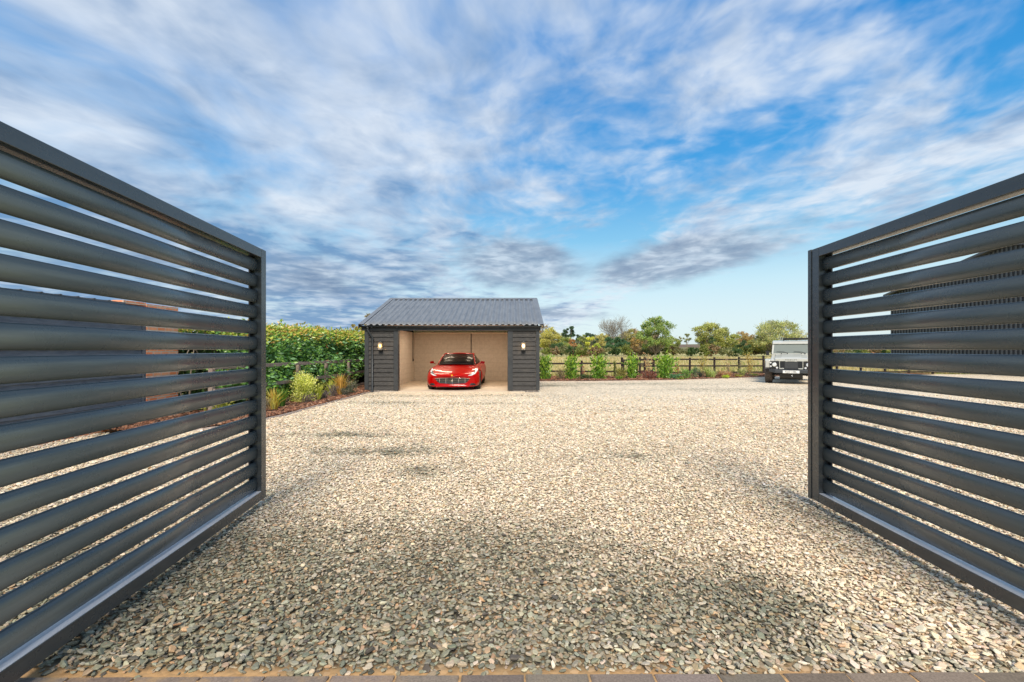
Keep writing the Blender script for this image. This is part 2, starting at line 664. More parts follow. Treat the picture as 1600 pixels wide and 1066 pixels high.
LIGHT = np.array([(.83, .70, .51), (.77, .60, .41), (.75, .66, .52), (.53, .46, .34), (.87, .77, .61), (.56, .37, .21), (.52, .42, .30)])
LW = np.array([.32, .20, .18, .08, .09, .03, .10])
DARK = np.array([(.255, .24, .17), (.19, .19, .14), (.33, .25, .155), (.10, .09, .07), (.43, .34, .23), (.36, .34, .25), (.46, .28, .15)])
DW = np.array([.34, .20, .13, .11, .08, .11, .03])


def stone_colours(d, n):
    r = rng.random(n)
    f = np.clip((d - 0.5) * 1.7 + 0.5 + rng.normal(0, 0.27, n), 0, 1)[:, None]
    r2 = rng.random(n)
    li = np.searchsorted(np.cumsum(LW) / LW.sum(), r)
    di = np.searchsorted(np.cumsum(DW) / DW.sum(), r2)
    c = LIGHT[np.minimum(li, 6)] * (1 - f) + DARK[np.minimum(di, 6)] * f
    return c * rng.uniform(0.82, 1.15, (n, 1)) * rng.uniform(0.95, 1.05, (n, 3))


def gravel_material():
    m, t, b = mat('gravel_surface', (0.5, 0.45, 0.35), 0.85, 0, 0.25)
    oc = objc(t)
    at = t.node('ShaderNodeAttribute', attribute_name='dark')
    sa = t.node('ShaderNodeAttribute', attribute_name='sand')
    vo = t.node('ShaderNodeTexVoronoi')
    t.put(vo.inputs['Vector'], oc)
    vo.inputs['Scale'].default_value = 30
    rr, gg, bb = t.xyz(vo.outputs['Color'])

    def stops(P, W, k=1.0):
        cw = np.cumsum(W) / W.sum()
        out = [(0.0, P[0])]
        for i in range(1, len(P)):
            out.append((float(cw[i - 1]), P[i]))
        return [(a, tuple(float(q) * k for q in c)) for a, c in out]
    lc = t.ramp(rr, stops(LIGHT, LW, 0.97), 'CONSTANT')
    dc = t.ramp(rr, stops(DARK, DW, 0.97), 'CONSTANT')
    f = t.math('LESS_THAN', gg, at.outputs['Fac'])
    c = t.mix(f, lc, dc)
    c = t.mix(1.0, c, t.ramp(bb, [(0, 0.82), (1, 1.12)]), 'MULTIPLY')
    fine = t.noise(oc, 9.0, 5, 0.7)
    c = t.mix(1.0, c, t.ramp(fine, [(0.3, 0.88), (0.7, 1.10)]), 'MULTIPLY')
    un = t.node('ShaderNodeAttribute', attribute_name='gap_shade')
    c = t.mix(un.outputs['Fac'], c, t.mix(1.0, c, (0.30, 0.25, 0.19), 'MULTIPLY'))  # shade in the gaps between stones is painted into the sheet colour
    c = t.mix(sa.outputs['Fac'], c, (0.55, 0.33, 0.15))
    t.put(b.inputs['Base Color'], c)
    v2 = t.node('ShaderNodeTexVoronoi')
    t.put(v2.inputs['Vector'], oc)
    v2.inputs['Scale'].default_value = 30
    bump(t, b, t.math('SUBTRACT', 1.0, v2.outputs['Distance']), 0.5, 0.012)
    return m


m_gravel = gravel_material()


def grid_sheet(name, xs, ys, zf, m, attrs=None, kind='structure', mask=None):
    X, Y = np.meshgrid(xs, ys)
    Z = zf(X, Y)
    V = np.stack([X, Y, Z], -1).reshape(-1, 3)
    nx, ny = len(xs), len(ys)
    i = np.arange(nx - 1)[None, :] + np.arange(ny - 1)[:, None] * nx
    q = np.stack([i, i + 1, i + nx + 1, i + nx], -1).reshape(-1, 4)
    if mask is not None:
        cx = X.ravel()[q].mean(1)
        cy = Y.ravel()[q].mean(1)
        q = q[mask(cx, cy)]
    me = np_mesh(name, V, q, np.full(len(q), 4))
    for an, fn in (attrs or {}).items():
        a = me.attributes.new(an, 'FLOAT', 'POINT')
        a.data.foreach_set('value', fn(X, Y).ravel().astype(np.float32))
    me.polygons.foreach_set('use_smooth', np.ones(len(me.polygons), bool))
    o = link(name, me, m)
    o['kind'] = kind
    return o


def field_material():
    m, t, b = mat('rough_pasture', (0.4, 0.33, 0.18), 0.95, 0, 0.1)
    oc = objc(t)
    n1 = t.noise(oc, 0.06, 5, 0.6)
    n2 = t.noise(t.mapping(oc, sc=(1, 0.5, 1)), 0.7, 6, 0.7)
    n3 = t.noise(oc, 14, 4, 0.7)
    c = t.mix(t.smooth(n2, 0.3, 0.7), (0.54, 0.45, 0.23), (0.38, 0.35, 0.15))
    c = t.mix(t.math('MULTIPLY', t.smooth(n1, 0.46, 0.62), 0.55), c, (0.26, 0.29, 0.08))
    x, y, z = t.xyz(oc)
    nearg = t.smooth(y, 44, 27)
    c = t.mix(t.math('MULTIPLY', nearg, t.smooth(n2, 0.25, 0.7)), c, (0.36, 0.36, 0.11))
    far = t.smooth(y, 190, 260)
    brown = t.mix(t.smooth(t.noise(t.mapping(oc, sc=(1, .35, 1)), 0.02, 3, 0.5), 0.42, 0.58), (0.17, 0.12, 0.095), (0.20, 0.21, 0.09))
    c = t.mix(far, c, brown)
    c = t.mix(1.0, c, t.ramp(n3, [(0.3, 0.80), (0.7, 1.18)]), 'MULTIPLY')
    t.put(b.inputs['Base Color'], c)
    bump(t, b, t.math('ADD', n3, n2), 0.8, 0.08)
    return m


m_field = field_material()


def hill(X, Y):
    r = smoothstep(170, 520, Y) * smoothstep(0.60, 0.46, X / np.maximum(Y, 1)) * 0.85
    n = fbm(X / 190 + 7, Y / 260 + 3, 3)
    return -0.02 + r * (4 + 11 * n) + smoothstep(600, 1600, Y) * 14 * fbm(X / 420 + 2, Y / 500, 2) - smoothstep(1600, 3000, Y) * 30


gx = np.concatenate([np.linspace(-3000, -320, 18), np.linspace(-300, 400, 71), np.linspace(420, 3000, 18)])
gy = np.concatenate([np.linspace(-400, 160, 15), np.linspace(165, 800, 60), np.linspace(830, 3200, 18)])
grid_sheet('ground', gx, gy, hill, m_field)


def gz(X, Y):
    return 0.0 + 0.022 * (fbm(X * 0.9, Y * 0.9 + 20, 3) - 0.5) * smoothstep(2.15, 2.8, Y) * smoothstep(16.3, 15.5, Y)


def bed_back(x):
    return np.interp(x, [0.9, 4, 7.5, 10.5, 13.9, 17, 22, 60], [21.75, 21.85, 22.5, 23.6, 25.3, 26.7, 27.7, 28.0])


def bed_left_edge(y):      # x of the gravel / bark boundary on the left
    return np.interp(y, [8.3, 8.7, 9.3, 10.5, 12, 14.5, 16.4, 30], [-6.5, -5.9, -5.5, -5.3, -5.27, -5.16, -5.08, -5.08])


def gravel_mask(x, y):
    ok = np.where(x > 0.9, y < bed_back(x) + 0.6, y < 22)
    okl = np.where(y > 8.3, x > bed_left_edge(y) - 0.3, x > -7.8)
    return ok & okl


gxs = np.concatenate([np.arange(-13, 9, 0.12), np.arange(9, 45, 0.4)])
gys = np.concatenate([np.arange(2.11, 12, 0.07), np.arange(12, 29, 0.25)])
grid_sheet('gravel_drive', gxs, gys, gz, m_gravel, {'dark': darkness, 'sand': sandiness, 'gap_shade': lambda X, Y: 0.75 * smoothstep(11.0, 4.0, Y) + 0 * X}, mask=gravel_mask)


def chips(n_sides, N, P, size, aspect, flat, tilt, cols, mdir=None):
    """N irregular flat chips: P (N,3) centres"""
    k = n_sides
    th = (np.arange(k)[None, :] + rng.uniform(-0.32, 0.32, (N, k))) * 2 * np.pi / k
    rr = rng.uniform(0.72, 1.12, (N, k))
    ex = np.cos(th) * rr
    ey = np.sin(th) * rr * aspect[:, None]
    h = flat[:, None]
    top = np.stack([ex * 0.70, ey * 0.68, np.repeat(h, k, 1) * rng.uniform(0.85, 1.1, (N, k))], -1)
    mid = np.stack([ex, ey, np.repeat(h, k, 1) * 0.30], -1)
    bot = np.stack([ex * 0.8, ey * 0.8, -np.repeat(h, k, 1) * 0.8], -1)
    L = np.concatenate([top, mid, bot], 1) * size[:, None, None]
    a = rng.uniform(0, 2 * np.pi, N) if mdir is None else mdir
    ta = rng.uniform(0, 2 * np.pi, N)
    tl = np.abs(rng.normal(0, tilt, N))
    # rotation: yaw then tilt about a horizontal axis
    ca, sa = np.cos(a), np.sin(a)
    x = L[..., 0] * ca[:, None] - L[..., 1] * sa[:, None]
    y = L[..., 0] * sa[:, None] + L[..., 1] * ca[:, None]
    z = L[..., 2]
    ux, uy = np.cos(ta)[:, None], np.sin(ta)[:, None]
    c, s = np.cos(tl)[:, None], np.sin(tl)[:, None]
    dot = x * ux + y * uy
    cx, cy, cz = uy * z, -ux * z, ux * y - uy * x      # axis x v
    X = x * c + cx * s + ux * dot * (1 - c)
    Y = y * c + cy * s + uy * dot * (1 - c)
    Z = z * c + cz * s
    V = np.stack([X, Y, Z], -1) + P[:, None, :]
    base = (np.arange(N) * 3 * k)[:, None]
    i = np.arange(k)
    j = (i + 1) % k
    q1 = np.stack([k + i, k + j, j, i], -1).ravel()
    q2 = np.stack([2 * k + i, 2 * k + j, k + j, k + i], -1).ravel()
    one = np.concatenate([i, q1, q2])
    loops = (base + one[None, :]).ravel()
    counts = np.tile(np.concatenate([[k], np.full(2 * k, 4)]), N)
    cc = np.repeat(cols, 3 * k, axis=0)
    return V.reshape(-1, 3), loops, counts, cc


def scatter_gravel():
    pts = []
    # one stone per jittered cell, cell grows with distance; wedge covers the view with a margin
    y = 2.14
    while y < 15.5:
        cell = 0.0205 if y < 4 else (0.0205 + (y - 4) * 0.0022)
        hw = 1.30 * y + 0.6
        x0, x1 = max(-hw, -7.6), min(hw, 16.5)
        xs = np.arange(x0, x1, cell)
        xs = xs + rng.uniform(-cell * .6, cell * .6, len(xs))
        ys = y + rng.uniform(-cell * .6, cell * .6, len(xs))
        pts.append(np.stack([xs, ys, np.full(len(xs), cell)], -1))
        y += cell
    p = np.concatenate(pts)
    x, y, cell = p[:, 0], p[:, 1], p[:, 2]
    keep = (y > 2.142 + x * 0.008) & (np.where(y > 8.3, x > bed_left_edge(y) + 0.03, x > -7.6))
    keep &= rng.random(len(x)) > sandiness(x, y) * 0.93
    keep &= rng.random(len(x)) > 0.92 * smoothstep(6.5, 15.3, y)
    x, y, cell = x[keep], y[keep], cell[keep]
    N = len(x)
    size = np.clip(rng.lognormal(0, 0.30, N), 0.5, 1.9) * 0.0132 * (cell / 0.0205) ** 0.85
    big = rng.random(N) < 0.006
    size = np.where(big, size * rng.uniform(1.15, 1.4, N), size)
    size *= 1 + 0.25 * smoothstep(3.2, 2.2, y)
    z = gz(x, y) + size * rng.uniform(-0.1, 0.95, N)
    P = np.stack([x, y, z], -1)
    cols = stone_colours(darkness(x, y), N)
    V, l, c, cc = chips(6, N, P, size, rng.uniform(0.38, 0.85, N), rng.uniform(0.12, 0.34, N), 0.40, cols)
    me = np_mesh('gravel_stones', V, l, c, cc)
    o = link('gravel_stones', me, m_stone)
    tag(o, 'loose cream and green grey stone chips covering the drive', 'gravel', kind='stuff')
    return N


NS = scatter_gravel()

# paving threshold of dark blocks with sandy joints (in front of the gravel)


def paving():
    m, t, b = mat('charcoal_block', (0.17, 0.15, 0.14), 0.8, 0, 0.3)
    at = t.node('ShaderNodeVertexColor', layer_name='Col')
    oc = objc(t)
    n = t.noise(oc, 5.5, 6, 0.65)
    c = t.mix(1.0, at.outputs[0], t.ramp(t.noise(oc, 90, 4, 0.7), [(0.3, 0.75), (0.7, 1.3)]), 'MULTIPLY')
    x, y, z = t.xyz(oc)
    stain = t.math('MULTIPLY', t.smooth(n, 0.46, 0.66), t.smooth(x, 0.9, -2.0))
    c = t.mix(t.math('MULTIPLY', stain, 0.75), c, (0.40, 0.26, 0.13))
    t.put(b.inputs['Base Color'], c)
    bump(t, b, t.noise(oc, 120, 4, 0.7), 0.4, 0.003)
    vs, ls, ct, cs = [], [], [], []
    a = math.atan2(0.039, 4.8)
    bl, bd, g = 0.292, 0.205, 0.012
    for row in range(5):
        y1 = 2.148 - row * (bd + g)
        y0 = y1 - bd
        for i in range(-14, 15):
            x0 = i * (bl + g) + (0.065 if row % 2 == 0 else 0.22) + rng.uniform(-.003, .003)
            x1 = x0 + bl
            e = 0.010
            zt = 0.020 + rng.uniform(-0.002, 0.002)
            rim = [(x0, y0), (x1, y0), (x1, y1), (x0, y1)]
            inn = [(x0 + e, y0 + e), (x1 - e, y0 + e), (x1 - e, y1 - e), (x0 + e, y1 - e)]
            k = len(vs)
            for (px, py) in inn:
                vs.append((px, py, zt))
            for (px, py) in rim:
                vs.append((px, py, zt - 0.007))
            for (px, py) in rim:
                vs.append((px, py, -0.05))
            col = np.array([0.20, 0.158, 0.125]) * rng.uniform(0.8, 1.25) * rng.uniform(0.96, 1.04, 3)
            cs += [col] * 12
            fs = [(0, 1, 2, 3)] + [(4 + q, 4 + (q + 1) % 4, (q + 1) % 4, q) for q in range(4)] + [(8 + q, 8 + (q + 1) % 4, 4 + (q + 1) % 4, 4 + q) for q in range(4)]
            for f in fs:
                ls += [k + q for q in f]
                ct.append(4)
    V = np.array(vs)
    V[:, 1] += V[:, 0] * math.tan(a) * 1.0
    me = np_mesh('pavement', V, ls, ct, np.array(cs))
    link('pavement', me, m)['kind'] = 'structure'
    s, t, b = mat('joint_sand', (0.56, 0.34, 0.16), 0.95, 0, 0.1)
    n = t.noise(objc(t), 14, 5, 0.7)
    t.put(b.inputs['Base Color'], t.mix(t.smooth(n, 0.35, 0.7), (0.60, 0.37, 0.17), (0.40, 0.26, 0.14)))
    bump(t, b, t.noise(objc(t), 60, 4, 0.7), 0.6, 0.01)
    grid_sheet('path_sand', np.linspace(-4.5, 4.6, 90), np.linspace(1.0, 2.24, 30),
               lambda X, Y: 0.010 + 0.006 * (fbm(X * 6, Y * 6, 3) - 0.5) - 0.03 * smoothstep(2.14, 2.18, Y - X * 0.008), s)


paving()


# ------------------------------------------------------------------ bark beds
def soil_material():
    m, t, b = mat('bark_mulch', (0.14, 0.07, 0.045), 0.95, 0, 0.1)
    oc = objc(t)
    vo = t.node('ShaderNodeTexVoronoi')
    t.put(vo.inputs['Vector'], t.mapping(oc, sc=(1, 1.6, 1)))
    vo.inputs['Scale'].default_value = 22
    r, g, bb = t.xyz(vo.outputs['Color'])
    t.put(b.inputs['Base Color'], t.ramp(r, [(0, (0.09, 0.045, 0.03)), (0.5, (0.20, 0.095, 0.055)), (1.0, (0.32, 0.17, 0.10))]))
    bump(t, b, vo.outputs['Distance'], 0.8, 0.03)
    return m


m_soil = soil_material()


def bedz(X, Y):
    return 0.045 + 0.05 * (fbm(X * 2.2, Y * 2.2 + 4, 3) - 0.4)


def in_left_bed(x, y):
    return (y > 8.4) & (y < 26) & (x < bed_left_edge(y) - 0.02) & (x > -9.5) & ~((y < 10.55) & (x < -7.6)) & ~((y > 16.4) & (x > -5.4))


def in_right_bed(x, y):
    back = np.where(x < 6.4, 25.3, 28.9)
    return (x > 1.05) & (x < 26) & (y > bed_back(x) + 0.02) & (y < back)


def bed_sheet(name, xs, ys, inside):
    X, Y = np.meshgrid(xs, ys)
    nx, ny = len(xs), len(ys)
    Z = bedz(X, Y)
    i = np.arange(nx - 1)[None, :] + np.arange(ny - 1)[:, None] * nx
    q = np.stack([i, i + 1, i + nx + 1, i + nx], -1).reshape(-1, 4)
    cx = X.ravel()[q].mean(1)
    cy = Y.ravel()[q].mean(1)
    q = q[inside(cx, cy)]
    me = np_mesh(name, np.stack([X, Y, Z], -1).reshape(-1, 3), q, np.full(len(q), 4))
    link(name, me, m_soil)['kind'] = 'structure'


bed_sheet('flower_bed', np.arange(-9.6, -5.0, 0.06), np.arange(8.2, 26, 0.08), in_left_bed)
bed_sheet('flower_bed', np.arange(1.0, 26.0, 0.1), np.arange(21.6, 29.0, 0.08), in_right_bed)


def mulch(name, n, x0, x1, y0, y1, inside, label, sz):
    x = rng.uniform(x0, x1, n)
    y = rng.uniform(y0, y1, n)
    k = inside(x, y)
    x, y = x[k], y[k]
    N = len(x)
    pal = np.array([(.30, .14, .08), (.20, .09, .055), (.12, .06, .04), (.38, .21, .13), (.07, .045, .035), (.44, .30, .21)])
    cols = pal[rng.choice(6, N, p=[.27, .27, .18, .14, .10, .04])] * rng.uniform(.8, 1.2, (N, 1))
    size = rng.lognormal(0, .35, N) * sz
    P = np.stack([x, y, bedz(x, y) + rng.uniform(0, 0.03, N)], -1)
    V, l, c, cc = chips(5, N, P, size, rng.uniform(.3, .6, N), rng.uniform(.1, .3, N), .45, cols)
    o = link(name, np_mesh(name, V, l, c, cc), m_mulchchip)
    tag(o, label, 'bark mulch', kind='stuff')


mulch('bark_mulch', 26000, -7.6, -5.0, 8.4, 17.5, in_left_bed, 'reddish brown bark chips on the bed beside the hedge', 0.030)
mulch('bark_mulch', 22000, 1.0, 20, 21.7, 28, in_right_bed, 'reddish brown bark chips along the post and rail fence', 0.040)

# timber edging strips between gravel and bark
mb = MB()
ys = np.arange(8.4, 16.5, 0.3)
for k in range(len(ys) - 1):
    xa, xb = float(bed_left_edge(ys[k])), float(bed_left_edge(ys[k + 1]))
    a = Vector((xa, ys[k], 0))
    b_ = Vector((xb, ys[k + 1], 0))
    d = (b_ - a).normalized()
    nrm = Vector((d.y, -d.x, 0)) * 0.022
    z1 = 0.045
    mb.add([a - nrm, a + nrm, b_ + nrm, b_ - nrm, *[p + Vector((0, 0, z1)) for p in (a - nrm, a + nrm, b_ + nrm, b_ - nrm)]],
           [(4, 5, 6, 7), (0, 1, 5, 4), (2, 3, 7, 6), (1, 2, 6, 5), (3, 0, 4, 7)])
m_edge = noisy('edging_timber', (0.40, 0.32, 0.27), (0.52, 0.43, 0.37), 6, 0.85, 0.2)
mb.build('kerb', m_edge)['kind'] = 'structure'
mb = MB()
xs_ = np.arange(1.0, 24, 0.5)
for k in range(len(xs_) - 1):
    a = Vector((xs_[k], float(bed_back(xs_[k])), 0))
    b_ = Vector((xs_[k + 1], float(bed_back(xs_[k + 1])), 0))
    d = (b_ - a).normalized()
    nrm = Vector((d.y, -d.x, 0)) * 0.022
    mb.add([a - nrm, a + nrm, b_ + nrm, b_ - nrm, *[p + Vector((0, 0, 0.035)) for p in (a - nrm, a + nrm, b_ + nrm, b_ - nrm)]],
           [(4, 5, 6, 7), (0, 1, 5, 4), (2, 3, 7, 6), (1, 2, 6, 5), (3, 0, 4, 7)])
mb.build('kerb', m_edge)['kind'] = 'structure'


# ------------------------------------------------------------------ gates
def gate(end, direction, inner, label, strip):
    """end = far lower corner on the ground, direction = unit vector towards the hinge, inner = +1/-1 side that faces us"""
    ang = math.atan2(direction[1], direction[0])
    g = thing('louvred_gate', (end[0], end[1], 0), label, 'gate', 'open driveway gates', ang)
    L, z0, z1, fw, ft = 3.05, 0.08, 2.53, 0.086, 0.100
    h = ft / 2
    # frame: two stiles and two rails, hollow-looking mitres kept as butt joints
    f = MB()
    sw = fw + 0.018
    f.box(0, sw, -h, h, z0, z1)
    f.box(L - sw, L, -h, h, z0, z1)
    f.box(sw, L - sw, -h + .0005, h - .0005, z1 - fw, z1 - .0005)
    f.box(sw, L - sw, -h + .0005, h - .0005, z0 + .0005, z0 + fw)
    f.build('frame', m_gate, g, 0.003, world=False, seg=2)
    # black rebate inside the stiles, on the outer side
    for a, b in ((sw, sw + 0.055), (L - sw - 0.055, L - sw)):
        r = MB()
        r.box(a, b, -inner * (h - .004), -inner * (h - .016), z0 + fw, z1 - fw)
        r.build('channel', m_black, g, world=False)
    r = MB()
    r.box(fw + 0.004, L - fw - 0.004, -h + 0.004, h - 0.003, z0 + fw, z0 + fw + 0.003)
    r.build('sheen_strip', m_ledge_sheen, g, world=False)  # added pale strip, stands in for sky reflected on the bottom rail
    n = 15
    pitch = (z1 - z0 - 2 * fw) / n
    for i in range(n):
        zc = z0 + fw + (i + 0.5) * pitch
        prof = []
        sh, st = pitch * 0.408, 0.028
        for k in range(28):
            t = 2 * math.pi * k / 28
            c, s_ = math.cos(t), math.sin(t)
            prof.append((-inner * 0.013 + st * math.copysign(abs(c) ** 0.85, c), zc + sh * math.copysign(abs(s_) ** 0.95, s_)))
        s = MB()
        s.prism(prof, 'x', fw - 0.002, L - fw + 0.002, None, True)
        s.build('slat', m_slat, g, world=False)
    if strip:
        s = MB()
        s.box(-0.066, -0.013, -h - 0.004, h + 0.004, z0 - 0.006, z1 + 0.004)
        s.build('meeting_strip', m_gate, g, 0.003, world=False, seg=2)
        s = MB()
        s.box(-0.013, 0, -h + 0.014, h - 0.014, z0 + 0.01, z1 - 0.01)
        s.build('seal', m_black, g, world=False)
    return g


# vanishing points of the two leaves: x = 729 and x = 841 in the photograph
aL, aR = math.atan(-71 / F), math.atan(41 / F)
dL = (-math.sin(aL), -math.cos(aL))
dR = (-math.sin(aR), -math.cos(aR))
gate((-2.50, 4.53), dL, 1, 'tall dark grey louvred metal gate, lit side, in front of the brick pier and hedge', False)
gate((3.00, 4.47), dR, -1, 'tall dark grey louvred metal gate in front of the silver off-roader and ribbed barn', True)


# ------------------------------------------------------------------ garage
def garage():
    g = thing('open_garage', (-2.15, 16.45, 0), 'open fronted garage clad in black boards under a grey corrugated roof', 'garage')
    xl, xr, yf = -5.32, 0.995, 16.45
    yb = 24.4
    jl, jr = -4.11, -0.16
    zt = 2.23          # top of opening
    # floor slab
    mb = MB()
    mb.box(-4.76, 0.46, yf - 0.12, 22.22, -0.05, 0.035)
    mb.build('floor', m_concrete, g, 0.008)
    # outer walls (boards) and inner lining (painted block)
    mb = MB()

    def weather(mb, axis, a0, a1, face, out, z0, z1, pitch=0.159):
        z = z0
        while z < z1 - 0.01:
            zz = min(z + pitch, z1)
            prof = [(face, z), (face + out * 0.044, z), (face + out * 0.010, zz + 0.004), (face, zz + 0.004)]
            mb.prism(prof, axis, a0, a1)
            z += pitch
    weather(mb, 'y', yf + 0.05, yb, xl + 0.06, -1, 0.1, 2.36)
    weather(mb, 'y', yf + 0.05, yb, xr - 0.06, 1, 0.1, 2.36)
    weather(mb, 'x', xl + 0.05, xr - 0.05, yb, 1, 0.1, 2.36)
    mb.build('side_cladding', m_board, g)
    mb = MB()
    mb.box(xl + 0.06, -4.75, yf + 0.06, yb - 0.002, 0.0, 2.36)
    mb.box(0.45, xr - 0.06, yf + 0.06, yb - 0.002, 0.0, 2.36)
    mb.box(-4.75, 0.45, 22.2, 22.36, 0.0, 2.40)
    mb.box(-4.75, 0.45, yb - 0.15, yb - 0.003, 0.0, 2.36)
    mb.build('inner_wall', m_block, g)
    # gables
    for xa, xb in ((xl + 0.03, xl + 0.12), (xr - 0.12, xr - 0.03)):
        mb = MB()
        mb.prism([(yf, 2.36), (yb, 2.36), (20.42, 3.70)], 'x', xa, xb)
        mb.build('gable', m_board, g)
    # front piers: corner posts, jamb posts, weatherboards
    for (a, b, side) in ((xl, jl, 0), (jr, xr, 1)):
        mb = MB()
        weather(mb, 'x', a + 0.14, b - 0.14, yf + 0.01, -1, 0.085, 2.25)
        mb.box(a + 0.14, b - 0.14, yf + 0.012, yf + 0.055, 0.085, 2.25)
        mb.build('pier_boards', m_board, g)
        mb = MB()
        w1, w2 = (0.15, 0.165) if side == 0 else (0.19, 0.13)
        mb.box(a, a + w1, yf - 0.045, yf + 0.20, 0.075, 2.235)
        mb.box(b - w2, b, yf - 0.045, yf + 0.20, 0.075, 2.235)
        mb.build('post', m_trim, g, 0.006)
        mb = MB()
        mb.box(a + 0.06, b - 0.05, yf - 0.01, yf + 0.19, -0.04, 0.074)
        mb.build('brick_base', m_greybrick, g)
        mb = MB()
        mb.box(a + 0.16, b - 0.16, yf + 0.056, yf + 0.19, 0.075, 2.235)
        mb.build('pier_core', m_block, g)
    # beam + fascia + soffit
    mb = MB()
    mb.box(xl + 0.001, xr - 0.001, yf - 0.034, yf + 0.21, 2.237, 2.36)
    mb.build('lintel', m_trim, g, 0.004)
    mb = MB()
    mb.box(xl - 0.10, xr + 0.04, yf - 0.085, yf - 0.036, 2.225, 2.375)
    mb.build('fascia', m_trim, g, 0.004)
    mb = MB()
    mb.box(-4.749, 0.449, yf + 0.212, 22.199, 2.44, 2.48)
    mb.build('ceiling', m_plaster, g)
    mb = MB()
    mb.box(-4.748, 0.448, 22.11, 22.198, 2.315, 2.36)
    mb.build('wall_plate', m_timber, g)
    # corrugated roof
    ey, ry, ez, rz = 16.20, 20.42, 2.405, 3.80
    by = 2 * ry - ey
    x0, x1 = -5.44, 1.10
    pitch = 0.213
    nx = int(round((x1 - x0) / pitch * 12))
    prof = []
    for i in range(nx + 1):
        x = x0 + (x1 - x0) * i / nx
        ph = ((x - x0) / pitch) % 1.0
        # wide pan, raised rib
        hgt = 0.042 * min(1.0, max(0.0, 0.42 + 0.9 * math.cos(2 * math.pi * ph)))
        prof.append((x, hgt))
    for (ya, za, yb_, zb) in ((ey, ez, ry, rz), (by, ez, ry, rz)):
        V, Fc = [], []
        nseg = 8
        for k in range(nseg + 1):
            f = k / nseg
            for (x, hh) in prof:
                V.append((x, ya + (yb_ - ya) * f, za + (zb - za) * f + hh))
        for k in range(nseg):
            for i in range(nx):
                a = k * (nx + 1) + i
                Fc.append((a, a + 1, a + nx + 2, a + nx + 1))
        mb = MB()
        mb.add(V, Fc, None, True)
        o = mb.build('roof_sheet', m_roof, g)
        so = o.modifiers.new('solid', 'SOLIDIFY')
        so.thickness = 0.006
        so.offset = -1
    # screws
    mb = MB()
    for r_, f in enumerate((0.06, 0.30, 0.54, 0.78, 0.95)):
        for i in range(int((x1 - x0) / pitch)):
            if (i + r_) % 2:
                continue
            x = x0 + pitch * i
            y = ey + (ry - ey) * f
            z = ez + (rz - ez) * f + 0.042
            mb.cyl((x, y, z - 0.004), (x, y, z + 0.014), 0.017, 0.012, 6, False)
    mb.build('roof_screws', m_gutter, g)['kind'] = 'stuff'
    # ridge cap, verge flashings
    mb = MB()
    mb.prism([(ry - 0.20, rz - 0.02), (ry, rz + 0.062), (ry + 0.20, rz - 0.02), (ry + 0.20, rz - 0.035), (ry, rz + 0.045), (ry - 0.20, rz - 0.035)], 'x', x0 - 0.005, x1 + 0.005)
    mb.build('ridge_cap', m_roof, g)
    for (xa, xb, lip) in ((x0 - 0.03, x0 + 0.15, x0 - 0.03), (x1 - 0.17, x1 + 0.03, x1 + 0.03)):
        for sgn, yy in ((1, ey), (-1, by)):
            mb = MB()
            V = []
            for (y, z) in ((yy - sgn * 0.02, ez - 0.004), (ry, rz)):
                for (x, dz) in ((xa, 0.046), (xb, 0.046)):
                    V.append((x, y, z + dz))
            for (y, z) in ((yy - sgn * 0.02, ez - 0.004), (ry, rz)):
                V.append((lip, y, z + 0.046))
                V.append((lip, y, z - 0.13))
            mb.add(V, [(0, 1, 3, 2), (4, 5, 7, 6)])
            o = mb.build('verge_flashing', m_roof if sgn > 0 else m_roof, g)
            so = o.modifiers.new('solid', 'SOLIDIFY')
            so.thickness = 0.008
            so.offset = 0
    # gutter: half round, open at the top
    mb = MB()
    pr = []
    for k in range(9):
        t = math.pi + math.pi * k / 8
        pr.append((16.29 + 0.062 * math.cos(t), 2.395 + 0.062 * math.sin(t)))
    for k in range(9):
        t = 2 * math.pi - math.pi * k / 8
        pr.append((16.29 + 0.055 * math.cos(t), 2.395 + 0.055 * math.sin(t)))
    mb.prism(pr, 'x', xl - 0.12, xr + 0.06, None, True)
    mb.build('gutter', m_gutter, g)
    for x in np.arange(xl + 0.3, xr, 0.9):
        mb = MB()
        mb.box(float(x), float(x) + 0.03, 16.222, 16.362, 2.325, 2.345)
        mb.build('gutter_bracket', m_gutter, g)
    # downpipe with swan neck
    mb = MB()
    mb.tube([(-5.17, 16.29, 2.345), (-5.17, 16.29, 2.25), (-5.10, 16.34, 2.10), (-5.03, 16.385, 1.98), (-5.03, 16.385, 0.03), (-5.03, 16.33, -0.01)], 0.037, 10)
    mb.cyl((-5.17, 16.29, 2.30), (-5.17, 16.29, 2.36), 0.045, n=10)
    mb.build('downpipe', m_gutter, g)
    for z in (1.9, 1.0, 0.25):
        mb = MB()
        mb.box(-5.085, -4.975, 16.36, 16.435, z, z + 0.03)
        mb.build('pipe_clip', m_gutter, g)
    # conduits and switch inside
    mb = MB()
    mb.box(-4.752 + 0.004, -4.722, 21.75, 21.78, 1.05, 2.44)
    mb.box(-4.747, -4.70, 21.72, 21.81, 0.98, 1.09)
    mb.build('conduit', m_black, g)
    mb = MB()
    mb.box(-2.005, -1.975, 22.168, 22.198, 1.0, 2.36)
    mb.build('conduit', m_black, g)
